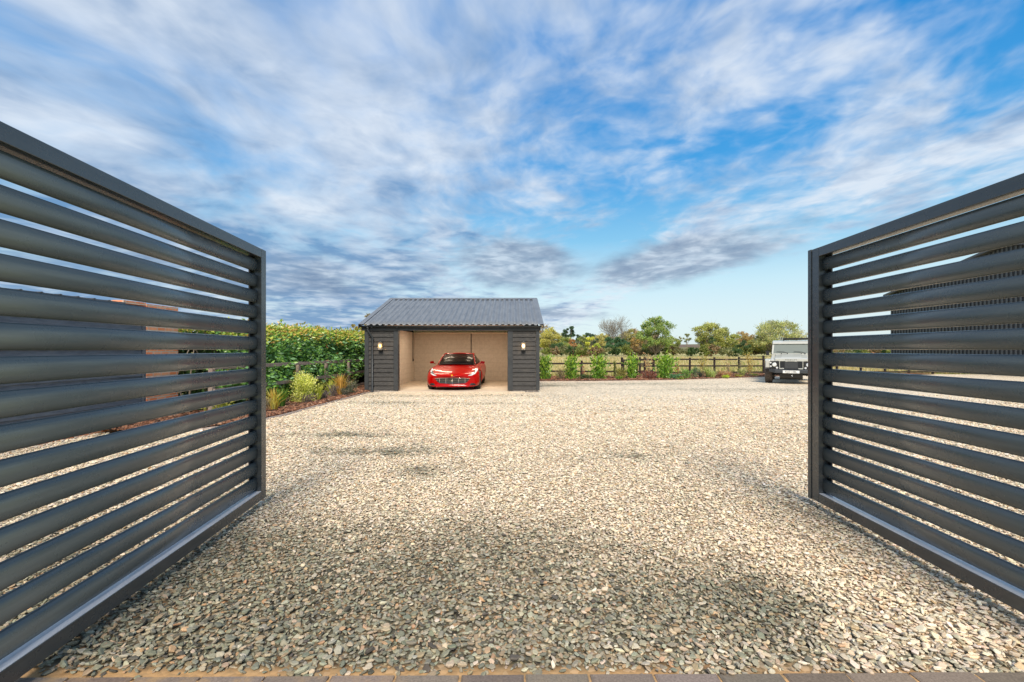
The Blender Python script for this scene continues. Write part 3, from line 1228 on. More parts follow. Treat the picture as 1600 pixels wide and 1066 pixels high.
    # strip lights on the ceiling (lit in the photograph: the bay glows and the bonnet mirrors a tube)
    for (x, y) in ((-3.3, 18.4), (-1.1, 18.4), (-3.3, 20.1), (-1.1, 20.1)):
        mb = MB()
        mb.box(x - 0.6, x + 0.6, y - 0.035, y + 0.035, 2.405, 2.438)
        mb.build('strip_light', m_tube, g)
        ld = bpy.data.lights.new('strip_lamp', 'AREA')
        ld.shape = 'RECTANGLE'
        ld.size = 1.2
        ld.size_y = 0.06
        ld.energy = 24
        ld.color = (1.0, 0.82, 0.60)
        lo = bpy.data.objects.new('strip_lamp', ld)
        COL.objects.link(lo)
        lo.parent = g
        lo.location = Vector((x, y, 2.395)) - g.location
    return g


mt, t_, b_ = mat('lit_tube', (0.9, 0.9, 0.9), 0.5)
b_.inputs['Emission Color'].default_value = (1.0, 0.80, 0.55, 1)
b_.inputs['Emission Strength'].default_value = 6.0
m_tube = mt
garage()

m_glow, t_, b_ = mat('warm_bulb', (1, 0.7, 0.3), 0.4)
b_.inputs['Emission Color'].default_value = (1.0, 0.42, 0.05, 1)
b_.inputs['Emission Strength'].default_value = 2.0
m_glow2, t_, b_ = mat('white_bulb', (1, 0.8, 0.6), 0.4)
b_.inputs['Emission Color'].default_value = (1.0, 0.72, 0.38, 1)
b_.inputs['Emission Strength'].default_value = 3.0
m_lglass, t_, b_ = mat('lantern_glass', (1, 0.93, 0.8), 0.08)
b_.inputs['Alpha'].default_value = 0.14
m_lmetal = mat('lantern_metal', (0.09, 0.09, 0.09), 0.4, 0.6)[0]


def lantern(x, glow, lab):
    y, z = 16.36, 1.52
    o = thing('wall_lantern', (x, y + 0.05, z), lab, 'lantern', 'lanterns beside the garage opening')
    mb = MB()
    mb.box(x - 0.055, x + 0.055, y + 0.045, y + 0.075, z - 0.02, z + 0.34)       # back plate
    mb.box(x - 0.075, x + 0.075, y - 0.09, y + 0.045, z, z + 0.018)
    mb.box(x - 0.075, x + 0.075, y - 0.09, y + 0.045, z + 0.27, z + 0.29)
    mb.cyl((x, y - 0.022, z + 0.29), (x, y - 0.022, z + 0.33), 0.05, 0.02, 10)
    for sx in (-0.07, 0.07):
        for yy in (y - 0.085, y + 0.04):
            mb.box(x + sx - 0.005, x + sx + 0.005, yy - 0.005, yy + 0.005, z + 0.018, z + 0.27)
    mb.cyl((x, y - 0.022, z + 0.018), (x, y - 0.022, z + 0.09), 0.022, n=10)
    mb.build('frame', m_lmetal, o)
    mb = MB()
    mb.box(x - 0.062, x + 0.062, y - 0.080, y + 0.034, z + 0.019, z + 0.269)
    mb.build('glass', m_lglass, o)
    mb = MB()
    pts = [(x, y - 0.022, z + 0.09), (x, y - 0.022, z + 0.12), (x, y - 0.022, z + 0.16), (x, y - 0.022, z + 0.20), (x, y - 0.022, z + 0.22)]
    mb.tube(pts, [0.02, 0.038, 0.048, 0.03, 0.006], 12)
    mb.build('bulb', glow, o)
    ld = bpy.data.lights.new('lantern_lamp', 'POINT')
    ld.energy = 2.2
    ld.color = (1, 0.6, 0.25)
    ld.shadow_soft_size = 0.03
    lo = bpy.data.objects.new('lantern_lamp', ld)
    COL.objects.link(lo)
    lo.parent = o
    lo.location = (0, -0.16, 0.16)


lantern(-4.73, m_glow, 'lit amber glass wall lantern beside the downpipe on the black garage')
lantern(0.41, m_glow2, 'lit pale glass wall lantern on the garage pier beside the laurels')

# ------------------------------------------------------------------ boarded outbuilding behind the left gate
m_dboard = noisy('slate_boards', (0.065, 0.078, 0.098), (0.11, 0.125, 0.15), 5, 0.6, 0.3, 0.004, stretch=(1, 1, 7))


def outbuilding():
    xw = -7.65
    g = thing('outbuilding', (-10, 5, 0), 'low dark boarded outbuilding with a red brick pier behind the louvred gate', 'outbuilding')
    y0, y1, yp = -2.0, 10.4, 9.5
    mb = MB()
    mb.box(xw - 4.5, xw - 0.04, y0, yp - 0.002, 0.28, 2.40)
    z = 0.28
    while z < 2.38:
        zz = min(z + 0.18, 2.40)
        mb.prism([(xw - 0.042, z), (xw - 0.005, z), (xw - 0.028, zz + 0.004), (xw - 0.042, zz + 0.004)], 'y', y0, yp - 0.07)
        z += 0.18
    mb.build('boarded_wall', m_dboard, g)
    mb = MB()
    mb.box(xw - 0.10, xw + 0.012, yp - 0.068, yp - 0.004, 0.30, 2.40)
    mb.build('corner_board', m_dboard, g)
    mb = MB()
    mb.box(xw - 4.45, xw + 0.025, y0, yp - 0.001, -0.05, 0.279)
    mb.build('brick_plinth', m_brick, g)
    mb = MB()
    mb.box(xw - 0.34, xw + 0.02, yp, y1, -0.05, 2.50)
    mb.box(xw - 4.5, xw - 0.34, yp, y1, -0.05, 2.44)
    mb.build('brick_pier', m_brick, g)
    mb = MB()
    mb.box(xw - 0.30, xw + 0.01, 8.95, yp - 0.001, 2.46, 2.52)
    mb.build('brick_course', m_brick, g)
    mb = MB()
    mb.box(xw - 4.7, xw + 0.06, y0 - .1, 8.94, 2.401, 2.47)
    y = y0
    while y < 8.8:
        mb.prism([(y, 2.47), (y + 0.03, 2.483), (y + 0.06, 2.47)], 'x', xw - 4.7, xw + 0.08)
        y += 0.31
    mb.build('flat_roof', m_dboard, g)


outbuilding()


# ------------------------------------------------------------------ big ribbed barn to the right
def barn():
    g = thing('ribbed_barn', (36, 27, 0), 'large barn with vertical dark ribbed cladding behind the louvred gate', 'barn')
    x0, x1 = 29.5, 52.0
    yn, yf, ym = 18.5, 35.4, 27.0
    ez, az = 5.75, 7.75
    mb = MB()
    prof = [(yn, -0.05), (yf, -0.05), (yf, ez), (ym, az), (yn, ez)]
    mb.prism(prof, 'x', x0, x1)
    mb.build('wall', m_barnwall, g)
    mb = MB()
    y = yn + 0.05
    while y < yf - 0.05:
        top = ez + (az - ez) * (1 - abs(y - ym) / (ym - yn if y < ym else yf - ym)) - 0.02
        mb.box(x0 - 0.045, x0 - 0.001, y, y + 0.10, 0.3, top)
        y += 0.25
    mb.build('cladding_ribs', m_barnrib, g)
    mb = MB()
    for (ya, yb) in ((yn - 0.35, ym), (yf + 0.35, ym)):
        za = ez - 0.35 * (az - ez) / 8.5 + 0.02
        V = [(x0 - 0.35, ya, za), (x1, ya, za), (x1, yb, az + 0.02), (x0 - 0.35, yb, az + 0.02)]
        V += [(a, b, c + 0.14) for a, b, c in V]
        mb.add(V, [(0, 1, 2, 3), (4, 5, 6, 7), (0, 1, 5, 4), (3, 2, 6, 7), (0, 3, 7, 4), (1, 2, 6, 5)])
    mb.build('roof', m_barnrib, g)


m_barnwall = mat('barn_wall', (0.03, 0.033, 0.038), 0.5)[0]
m_barnrib = mat('barn_rib', (0.085, 0.092, 0.10), 0.45)[0]
barn()

# distant brick farmhouses seen through the slats
m_fbrick = noisy('orange_brick', (0.50, 0.20, 0.10), (0.58, 0.28, 0.16), 2, 0.9, 0.1)
m_froof = noisy('slate_roof', (0.16, 0.16, 0.18), (0.22, 0.22, 0.24), 2, 0.8, 0.1)
m_fwhite = mat('white_trim', (0.75, 0.75, 0.73), 0.6)[0]
m_fglass = mat('house_glass', (0.03, 0.04, 0.05), 0.1)[0]


def farmhouse(x, y, w, d, h, label):
    g = thing('farmhouse', (x, y, 0), label, 'house', None)
    mb = MB()
    mb.box(x - w / 2, x + w / 2, y, y + d, -0.1, h)
    mb.build('wall', m_fbrick, g)
    mb = MB()
    mb.prism([(y - 0.4, h), (y + d + 0.4, h), (y + d / 2, h + d * 0.42)], 'x', x - w / 2 - 0.3, x + w / 2 + 0.3)
    r = mb.build('roof', m_froof, g)
    mb = MB()
    mb.box(x + w / 4, x + w / 4 + 0.9, y + d / 2 - 0.5, y + d / 2 + 0.5, h + d * 0.30, h + d * 0.42 + 1.1)
    mb.build('chimney', m_fbrick, g)
    for k in range(3):
        wx = x - w / 2 + w * (k + 0.5) / 3
        mb = MB()
        mb.box(wx - 0.6, wx + 0.6, y - 0.06, y - 0.002, h * 0.45, h * 0.45 + 1.1)
        mb.build('window', m_fwhite, g)
        mb = MB()
        mb.box(wx - 0.5, wx + 0.5, y - 0.075, y - 0.062, h * 0.45 + 0.1, h * 0.45 + 1.0)
        mb.build('pane', m_fglass, g)


farmhouse(127, 160, 14, 5, 1.9, 'low orange brick house with a slate roof far beyond the right hand fence')


# ------------------------------------------------------------------ fences
def fence(name, pts, n_posts, rails, post_h, m, label, post_at=None, pw=0.10, rail_h=0.09, wob=0.01):
    """pts: (a, b) end points on the ground; a thing with post and rail children"""
    a, b = Vector((*pts[0], 0)), Vector((*pts[1], 0))
    d = (b - a)
    L = d.length
    ang = math.atan2(d.y, d.x)
    g = thing(name, a, label, 'fence', None, ang)
    ps = post_at or [L * k / (n_posts - 1) for k in range(n_posts)]
    rnd = random.Random(len(label))
    for s in ps:
        mb = MB()
        hh = post_h + rnd.uniform(-0.03, 0.03)
        mb.box(s - pw / 2, s + pw / 2, 0.025, 0.025 + pw, -0.1, hh)
        o = mb.build('post', m, g, 0.006, world=False)
        o.rotation_euler = (rnd.uniform(-.015, .015), rnd.uniform(-.015, .015), 0)
    for (za, zb) in rails:
        mb = MB()
        prev = za
        for k in range(len(ps) - 1):
            z0 = za + (zb - za) * ps[k] / L + rnd.uniform(-wob, wob)
            z1 = za + (zb - za) * ps[k + 1] / L + rnd.uniform(-wob, wob)
            y = -0.018 if k % 2 else -0.014
            V = []
            for (s, z) in ((ps[k] - 0.02, z0), (ps[k + 1] + 0.02, z1)):
                for yy in (y, y + 0.036):
                    for dz in (-rail_h / 2, rail_h / 2):
                        V.append((s, yy, z + dz))
            mb.add(V, [(0, 1, 3, 2), (4, 6, 7, 5), (0, 4, 5, 1), (2, 3, 7, 6), (0, 2, 6, 4), (1, 5, 7, 3)])
        mb.build('rail', m, g, 0.004, world=False)
    return g


fence('post_and_rail_fence', ((-6.47, 9.9), (-6.0, 19.0)), 6, [(1.15, 1.10), (0.64, 0.64), (0.15, 0.15)], 1.17, m_oldfence,
      'weathered brown three rail fence in front of the laurel hedge')
fence('post_and_rail_fence', ((1.3, 24.8), (6.22, 24.9)), 3, [(0.78, 0.78), (0.35, 0.34)], 0.95, m_blackfence,
      'low black two rail fence between the garage and the wooden corner posts', post_at=[0.1, 2.5, 4.82])
fence('post_and_rail_fence', ((6.25, 25.6), (8.3, 26.4)), 3, [(0.94, 0.95), (0.70, 0.72), (0.28, 0.30)], 1.08, m_blackfence,
      'short black three rail fence bay set at an angle behind the dark red shrub', post_at=[0.0, 1.0, 1.55, 2.15], pw=0.11)
fence('post_and_rail_fence', ((7.6, 28.0), (32.0, 28.9)), 15, [(0.93, 0.93), (0.52, 0.52), (0.13, 0.13)], 1.05, m_blackfence,
      'long black three rail fence along the pale field behind the off-roader', post_at=[0.3 + 1.56 * k for k in range(16)])


# ------------------------------------------------------------------ foliage generators
def leaves_mesh(name, P, size, cols, up=0.35, aspect=0.5, fold=0.25, dirs=None):
    """P (N,3) leaf bases; every leaf a folded 4-corner blade of its own"""
    N = len(P)
    size = np.broadcast_to(size, (N,)).astype(float)
    d = rng.normal(0, 1, (N, 3)) if dirs is None else dirs + rng.normal(0, 0.45, (N, 3))
    d[:, 2] = d[:, 2] * 0.75 + up * 0.3
    d /= np.linalg.norm(d, axis=1)[:, None] + 1e-9
    r = rng.normal(0, 1, (N, 3))
    r[:, 2] *= 0.5
    s = np.cross(d, r)
    s /= np.linalg.norm(s, axis=1)[:, None] + 1e-9
    n = np.cross(s, d)
    L = size[:, None]
    v0 = P
    v1 = P + d * L * 0.5 + s * L * aspect * 0.5 + n * L * fold * 0.4
    v2 = P + d * L
    v3 = P + d * L * 0.5 - s * L * aspect * 0.5 + n * L * fold * 0.4
    V = np.stack([v0, v1, v2, v3], 1).reshape(-1, 3)
    b = (np.arange(N) * 4)[:, None]
    loops = (b + np.array([0, 1, 2, 0, 2, 3])[None, :]).ravel()
    return np_mesh(name, V, loops, np.full(2 * N, 3), np.repeat(cols, 4, 0))


def pal_cols(pal, w, N, jit=0.22):
    pal = np.array(pal)
    w = np.array((list(w) + [1] * len(pal))[:len(pal)], float)
    w /= w.sum()
    return pal[rng.choice(len(pal), N, p=w)] * rng.uniform(1 - jit, 1 + jit, (N, 1))


GREEN = [(.075, .155, .032), (.11, .20, .04), (.05, .11, .028), (.16, .24, .05)]
LAUREL = [(.12, .26, .03), (.19, .36, .045), (.07, .17, .03), (.30, .44, .06)]


def tree(name, x, y, h, r, pal, w, label, cat='tree', n=2600, leaf=0.32, clumps=26, base=0.25, flat=0.85, group=None, trunk_r=None, gap=0.55, spread=0.42, z0=0.0, leafmat=None, trunk=True, seed=None):
    t = thing(name, (x, y, z0), label, cat, group)
    R0 = random.Random(seed if seed is not None else int(x * 31 + y * 17))
    # clump centres on and inside an uneven ellipsoid
    C = []
    hz = h * (1 - base)
    for k in range(clumps):
        for _ in range(30):
            a = R0.uniform(0, 2 * math.pi)
            u = R0.uniform(-0.95, 1.0)
            rad = (R0.uniform(0.35, 1.0)) ** 0.6
            rr = math.sqrt(max(0, 1 - u * u)) * rad
            c = Vector((math.cos(a) * rr * r * R0.uniform(.82, 1.08), math.sin(a) * rr * r, h * base + hz * 0.5 + u * hz * 0.5 * rad * flat + hz * 0.02))
            if all((c - q).length > gap * r * 0.45 for q in C):
                break
        C.append(c)
    if trunk:
        mb = MB()
        tr = trunk_r or h * 0.028
        top = h * (base + 0.35 * (1 - base))
        mb.tube([(0, 0, -0.1), (R0.uniform(-.02, .02) * h, 0, h * base * 0.5), (R0.uniform(-.03, .03) * h, R0.uniform(-.03, .03) * h, h * base), (R0.uniform(-.05, .05) * h, 0, top)],
                [tr * 1.25, tr, tr * 0.85, tr * 0.4], 7)
        for c in C:
            s = Vector((0, 0, h * base * R0.uniform(0.7, 1.5)))
            mid = s.lerp(c, 0.5) + Vector((0, 0, -0.04 * h))
            mb.tube([s, mid, c], [tr * 0.36, tr * 0.22, tr * 0.07], 4)
            for q in range(3):
                e = c + Vector((R0.gauss(0, 1), R0.gauss(0, 1), abs(R0.gauss(0, 1)))) * r * 0.2
                mb.tube([mid.lerp(c, 0.6), e], [tr * 0.10, tr * 0.03], 3)
        mb.build('trunk', m_bark, t, world=False)
    C = np.array([tuple(c) for c in C])
    sizes = np.array([R0.uniform(0.6, 1.25) for _ in C])
    idx = rng.choice(len(C), n, p=sizes / sizes.sum())
    g = rng.normal(0, 1, (n, 3))
    g /= np.linalg.norm(g, axis=1)[:, None]
    rad = np.abs(rng.normal(0.75, 0.30, n))[:, None]
    sp = (spread * r * 0.62 * sizes[idx])[:, None]
    P = C[idx] + g * rad * sp * np.array([1, 1, 0.72])
    tone = rng.uniform(0.75, 1.25, len(C))[idx]
    cols = pal_cols(pal, w, n) * tone[:, None]
    me = leaves_mesh('crown', P, rng.uniform(0.7, 1.3, n) * leaf, cols, aspect=0.7)
    link('crown', me, leafmat or m_leaf, t)
    return t


def bare_tree(x, y, h, label):
    t = thing('bare_tree', (x, y, 0), label, 'tree')
    R0 = random.Random(5)
    mb = MB()

    def grow(p, d, L, r, lev):
        q = p + d * L * 0.5 + Vector((R0.gauss(0, .05), R0.gauss(0, .05), 0)) * L
        e = p + d * L
        mb.tube([p, q, e], [r, r * 0.8, r * 0.62], 5 if lev < 3 else 3)
        if lev >= 7:
            return
        for k in range(3 if lev < 6 else 2):
            ax = Vector((R0.gauss(0, 1), R0.gauss(0, 1), R0.gauss(0, .5))).normalized()
            nd = (Quaternion(ax, R0.uniform(0.25, 0.62)) @ d + Vector((0, 0, 0.09))).normalized()
            grow(e if R0.random() < .7 else q, nd, L * R0.uniform(0.66, 0.86), max(r * 0.58, 0.013), lev + 1)
    for k in range(4):
        a = k * 1.6 + 0.4
        grow(Vector((0.1 * math.cos(a), 0.1 * math.sin(a), 0)), Vector((0.22 * math.cos(a), 0.22 * math.sin(a), 1)).normalized(), h * 0.24, 0.13, 1)
    mb.build('trunk', m_twig, t, world=False)
    return t


def px(u, D):          # photograph column -> world X at depth D
    return (u - 800) / F * D


def pz(v, D):          # photograph row -> world Z at depth D
    return CAM_H + (546 - v) * D / F


def far_tree(name, u, v_top, D, half_px, pal, w, label, cat='tree', **kw):
    s = D / F
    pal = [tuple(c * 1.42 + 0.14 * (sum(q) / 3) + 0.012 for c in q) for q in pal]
    kw['leaf'] = kw.get('leaf', .32) * 0.76
    kw['n'] = int(kw.get('n', 2600) * 1.6)
    half_px *= 1.06
    v_top -= 1.2
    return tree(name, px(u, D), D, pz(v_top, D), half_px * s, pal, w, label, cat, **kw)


OLIVE = [(.20, .24, .06), (.28, .30, .08), (.13, .17, .045), (.34, .31, .10)]
YELLOW = [(.38, .33, .07), (.30, .28, .07), (.44, .38, .09), (.22, .24, .07)]
ORANGE = [(.32, .20, .07), (.28, .21, .08), (.36, .24, .08), (.22, .20, .06)]
PINE = [(.04, .08, .045), (.06, .11, .06), (.03, .06, .035), (.08, .12, .05)]
DGREEN = [(.055, .10, .035), (.08, .14, .045), (.035, .07, .025), (.11, .17, .05)]
BROWN = [(.30, .20, .11), (.24, .18, .10), (.36, .25, .14), (.18, .15, .08)]
W4 = [4, 3, 3, 1]

# --- trees along the far side of the field, left to right
far_tree('birch_tree', 858, 512, 108, 17, YELLOW, W4, 'tall yellow green tree just right of the garage roof', n=4200, leaf=0.36, base=0.14, clumps=30, trunk_r=0.16)
far_tree('oak_tree', 848, 505, 122, 13, BROWN, W4, 'sparse brownish tree rising behind the yellow one by the garage', n=1100, leaf=0.34, base=0.3)
far_tree('conifer_tree', 890, 508, 150, 9, PINE, W4, 'tall dark conifer left of the pair of far dark trees', n=2400, leaf=0.45, base=0.15, clumps=16, flat=1.0)
far_tree('conifer_tree', 880, 518, 148, 7, PINE, W4, 'smaller dark conifer touching the left side of the tall one', n=1300, leaf=0.45, base=0.1, clumps=10)
far_tree('conifer_tree', 921, 517, 190, 8, PINE, W4, 'flat topped dark conifer standing alone on the far skyline', n=1500, leaf=0.6, base=0.3, clumps=9)
far_tree('conifer_tree', 905, 523, 200, 8, PINE, W4, 'low dark conifer between the tall one and the flat topped one', n=1200, leaf=0.6, base=0.1, clumps=9)
far_tree('conifer_tree', 933, 525, 190, 6, PINE, W4, 'small dark conifer right of the flat topped one', n=800, leaf=0.6, base=0.1, clumps=7)
far_tree('maple_tree', 896, 528, 104, 6.5, [(.34, .17, .06), (.36, .20, .08), (.26, .14, .06)], [3, 2, 2], 'small bright orange tree above the weeping bush', n=900, leaf=0.30, base=0.35, clumps=10)
far_tree('round_bush', 872, 534, 104, 14, DGREEN, W4, 'dark green bush below the tall conifer', 'bush', n=2000, leaf=0.34, base=0.0, clumps=14, trunk=False)
far_tree('round_bush', 882, 527, 112, 12, OLIVE, W4, 'olive bush behind the small orange tree', 'bush', n=1600, leaf=0.34, base=0.0, clumps=14, trunk=False)
far_tree('hazel_tree', 912, 523, 118, 11, OLIVE, W4, 'olive tree right of the small orange tree', n=1800, leaf=0.36, base=0.05)
far_tree('birch_tree', 923, 524, 108, 8, [(.48, .46, .05), (.40, .42, .06), (.56, .50, .08)], [2, 2, 1], 'slim bright yellow tree left of the tall bare one', n=1600, leaf=0.30, base=0.05, clumps=14)
far_tree('birch_tree', 933, 536, 100, 8, [(.36, .42, .05), (.30, .36, .05), (.46, .46, .07)], [2, 2, 1], 'small lime green tree at the foot of the slim yellow one', n=1200, leaf=0.28, base=0.0, clumps=10)
far_tree('hazel_tree', 944, 520, 122, 13, [(.36, .32, .10), (.28, .27, .09), (.42, .34, .12)], [2, 2, 1], 'sandy olive tree left of the tall bare one', n=2200, leaf=0.38, base=0.05)
far_tree('hazel_tree', 975, 513, 118, 16, [(.34, .30, .10), (.26, .26, .08), (.42, .33, .12)], [2, 2, 1], 'sandy olive tree behind the dark ivy clump', n=3200, leaf=0.38, base=0.1)
bare_tree(px(962, 108), 108, 10.6, 'tall bare leafless tree rising out of the dark ivy clump')
far_tree('holly_tree', 957, 524, 104, 13, [(.05, .12, .05), (.08, .17, .07), (.03, .07, .03)], [2, 2, 2], 'left dark green ivy clump below the bare tree', n=3600, leaf=0.30, base=0.0, clumps=24, trunk=False, leafmat=None)
far_tree('holly_tree', 975, 529, 101, 12, [(.05, .13, .06), (.08, .18, .07), (.03, .07, .03)], [2, 2, 2], 'right and broader dark green ivy clump below the bare tree', n=3200, leaf=0.30, base=0.0, clumps=22, trunk=False)
far_tree('hawthorn_tree', 996, 524, 116, 11, ORANGE, W4, 'russet orange tree between the bare tree and the big green one', n=1900, leaf=0.34, base=0.05)
far_tree('oak_tree', 994, 512, 128, 10, BROWN, W4, 'thin brown topped tree behind the russet one', n=1100, leaf=0.34, base=0.25)
far_tree('oak_tree', 1024, 493, 100, 25, [(.15, .23, .055), (.22, .30, .07), (.10, .16, .04), (.34, .34, .09)], [4, 4, 2, 2], 'big round green tree, tallest leafy one beyond the field', n=7000, leaf=0.34, base=0.06, clumps=52, spread=0.36, trunk_r=0.22)
far_tree('hazel_tree', 1052, 524, 112, 11, OLIVE, W4, 'low olive tree on the right of the big round green one', n=1600, leaf=0.34, base=0.0)
far_tree('oak_tree', 1073, 518, 230, 5.5, [(.22, .24, .14), (.28, .29, .17)], [1, 1], 'small round tree far off on the ploughed hill', n=520, leaf=0.6, base=0.35, clumps=9)
far_tree('oak_tree', 1062, 523, 240, 4.5, [(.26, .25, .16), (.30, .27, .18)], [1, 1], 'thin tree far off at the left edge of the ploughed hill', n=300, leaf=0.6, base=0.3, clumps=7)
far_tree('oak_tree', 1107, 501, 104, 23, [(.26, .28, .07), (.34, .33, .09), (.17, .20, .05), (.40, .35, .12)], [4, 4, 2, 2], 'broad olive green tree with a dark ivy trunk', n=6200, leaf=0.34, base=0.12, clumps=44, spread=0.36, trunk_r=0.25)
far_tree('holly_tree', 1114, 526, 99, 7, DGREEN, W4, 'dark ivy column at the foot of the broad olive green tree', 'tree', n=1500, leaf=0.26, base=0.0, clumps=12, trunk=False)
far_tree('oak_tree', 1136, 513, 110, 16, [(.26, .28, .07), (.36, .34, .09), (.18, .21, .05)], [4, 3, 2], 'olive tree joined to the right of the broad one with the ivy trunk', n=3400, leaf=0.34, base=0.1, clumps=28, spread=0.38)
far_tree('hawthorn_tree', 1166, 520, 122, 13, ORANGE, W4, 'orange tinted tree above the dark holly bush', n=2200, leaf=0.36, base=0.05)
far_tree('oak_tree', 1160, 516, 150, 9, BROWN, W4, 'brown tree top on the skyline left of the off-roader', n=1000, leaf=0.42, base=0.2)
far_tree('holly_tree', 1162, 534, 100, 10, DGREEN, W4, 'dark conical holly bush left of the off-roader', 'bush', n=2200, leaf=0.26, base=0.0, clumps=16, trunk=False)
far_tree('ash_tree', 1213, 500, 98, 32, [(.30, .32, .13), (.40, .39, .18), (.19, .22, .07), (.44, .38, .15)], [4, 3, 3, 2], 'widest pale olive tree directly behind the silver off-roader', n=8200, leaf=0.30, base=0.08, clumps=60, spread=0.33, trunk_r=0.25)
far_tree('hazel_tree', 1183, 526, 102, 12, [(.32, .30, .09), (.24, .26, .07), (.42, .34, .10)], [3, 3, 2], 'yellowing bush at the lower left of the widest pale tree', 'bush', n=1900, leaf=0.3, base=0.0, clumps=16, trunk=False)
far_tree('ash_tree', 1252, 512, 120, 15, [(.42, .40, .28), (.36, .34, .22)], [1, 1], 'thin pale tree beside the gate edge behind the off-roader', n=1200, leaf=0.30, base=0.1, clumps=22)
far_tree('hazel_tree', 1290, 527, 120, 14, YELLOW, W4, 'yellow tree seen between the slats of the right hand gate', n=1800, leaf=0.34, base=0.0)
far_tree('hazel_tree', 1330, 536, 128, 20, OLIVE, W4, 'low olive tree left of the distant brick house', n=1800, leaf=0.36, base=0.0)
far_tree('hazel_tree', 1393, 534, 100, 9, OLIVE, W4, 'olive bush on the right of the distant brick house', 'bush', n=1200, leaf=0.34, base=0.0, trunk=False)

# weeping pinkish bush
t = thing('weeping_bush', (px(904, 92), 92, 0), 'domed pinkish brown weeping bush at the edge of the field', 'bush')
N = 5200
th = rng.uniform(0, 2 * np.pi, N)
ph = np.arccos(rng.uniform(0, 1, N))
rr = rng.uniform(0.75, 1.02, N)
P = np.stack([np.cos(th) * np.sin(ph) * 1.9 * rr, np.sin(th) * np.sin(ph) * 1.9 * rr, 1.9 * np.cos(ph) * rr + 0.05], -1)
dr = np.stack([np.cos(th) * .5, np.sin(th) * .5, -np.ones(N)], -1)
link('crown', leaves_mesh('crown', P, rng.uniform(.25, .5, N), pal_cols([(.50, .28, .17), (.42, .24, .15), (.58, .36, .22)], [2, 2, 1], N), dirs=dr * 1.6, aspect=0.14, up=0), m_leaf, t)

# hedgerow bushes filling the foot of the tree line
k = 0
for u in np.arange(852, 1420, 15.5):
    D = 96 + 9 * math.sin(u * 0.37) + (14 if 1052 < u < 1098 else 0)
    half = 11 + 3 * math.sin(u * 1.7)
    top = 543 + 2.2 * math.sin(u * 0.9) - (1 if u < 950 else 0)
    pal = [OLIVE, BROWN, [(.24, .25, .11), (.30, .28, .15), (.18, .20, .08)], DGREEN][k % 4]
    tree('hedgerow_bush', px(u, D), D, pz(top, D) + 0.2, half * D / F, pal, [3, 3, 2, 1][:len(pal)],
         'scrubby olive brown bush in the hedgerow along the far side of the field', 'bush', n=1000, leaf=0.28, clumps=14, base=0.0,
         group='hedgerow bushes at the far edge of the field', trunk=False, spread=0.5)
    k += 1

# distant mass of woodland on the hills
mbp = []
for i in range(420):
    y = rng.uniform(190, 420)
    x = rng.uniform(-260, 420)
    if 50 < x / y * 711 + 0 < -50:
        continue
    mbp.append((x, y))
Pw, Cw, Sw = [], [], []
for (x, y) in mbp:
    u = 800 + x / y * F
    if 1050 < u < 1100:
        continue
    n = 90
    hh = rng.uniform(4.5, 8)
    z0 = float(hill(np.array([x]), np.array([y]))[0])
    g = rng.normal(0, 1, (n, 3))
    g /= np.linalg.norm(g, axis=1)[:, None]
    Pw.append(np.array([x, y, z0 + hh * 0.5]) + g * np.array([hh * .55, hh * .55, hh * .5]) * rng.uniform(.6, 1, (n, 1)))
    c = np.array([(.16, .18, .08), (.24, .22, .10), (.28, .20, .11), (.10, .13, .06)])[rng.integers(0, 4)]
    Cw.append(np.tile(c, (n, 1)) * rng.uniform(.75, 1.25, (n, 1)))
Pw = np.concatenate(Pw)
Cw = np.concatenate(Cw)
o = link('distant_woodland', leaves_mesh('distant_woodland', Pw, rng.uniform(1.2, 2.2, len(Pw)), Cw, aspect=0.9), m_leaf)
tag(o, 'far off autumn woodland covering the low hills on the skyline', 'woodland', kind='stuff')

# trees and shrubs behind the hedge, left of the garage
for (u, v, D, hp, pal, lab) in [
        (430, 507, 34, 22, [(.36, .34, .06), (.26, .28, .06), (.44, .36, .08)], 'yellowing tree top above the left end of the hedge'),
        (462, 514, 40, 18, OLIVE, 'olive tree top above the hedge, second from the louvred gate'),
        (497, 508, 48, 15, [(.40, .30, .08), (.30, .27, .07), (.22, .24, .07)], 'straggly autumn tree top above the middle of the hedge'),
        (523, 517, 44, 16, [(.46, .32, .07), (.36, .30, .07), (.26, .27, .06)], 'orange yellow tree top above the hedge near the garage'),
        (560, 502, 40, 17, [(.50, .38, .07), (.42, .30, .06), (.32, .30, .06)], 'golden tree close behind the left corner of the garage roof'),
        (582, 482, 60, 13, [(.30, .24, .14), (.36, .30, .18)], 'brown tree top showing over the left verge of the garage roof')]:
    tree('autumn_tree', px(u, D), D, pz(v, D), hp * D / F, pal, [3, 2, 2][:len(pal)], lab, n=2600, leaf=0.16, clumps=30, base=0.2, spread=0.36, trunk_r=0.06)
for (u, v, D, hp, lab) in [(330, 500, 36, 40, 'leafy green tree top seen between the slats above the hedge'), (386, 512, 36, 26, 'small green tree top seen between the slats beside the gate stile')]:
    tree('autumn_tree', px(u, D), D, pz(v, D), hp * D / F, YELLOW, W4, lab, n=2200, leaf=0.17, clumps=30, base=0.2, spread=0.36, trunk_r=0.06)


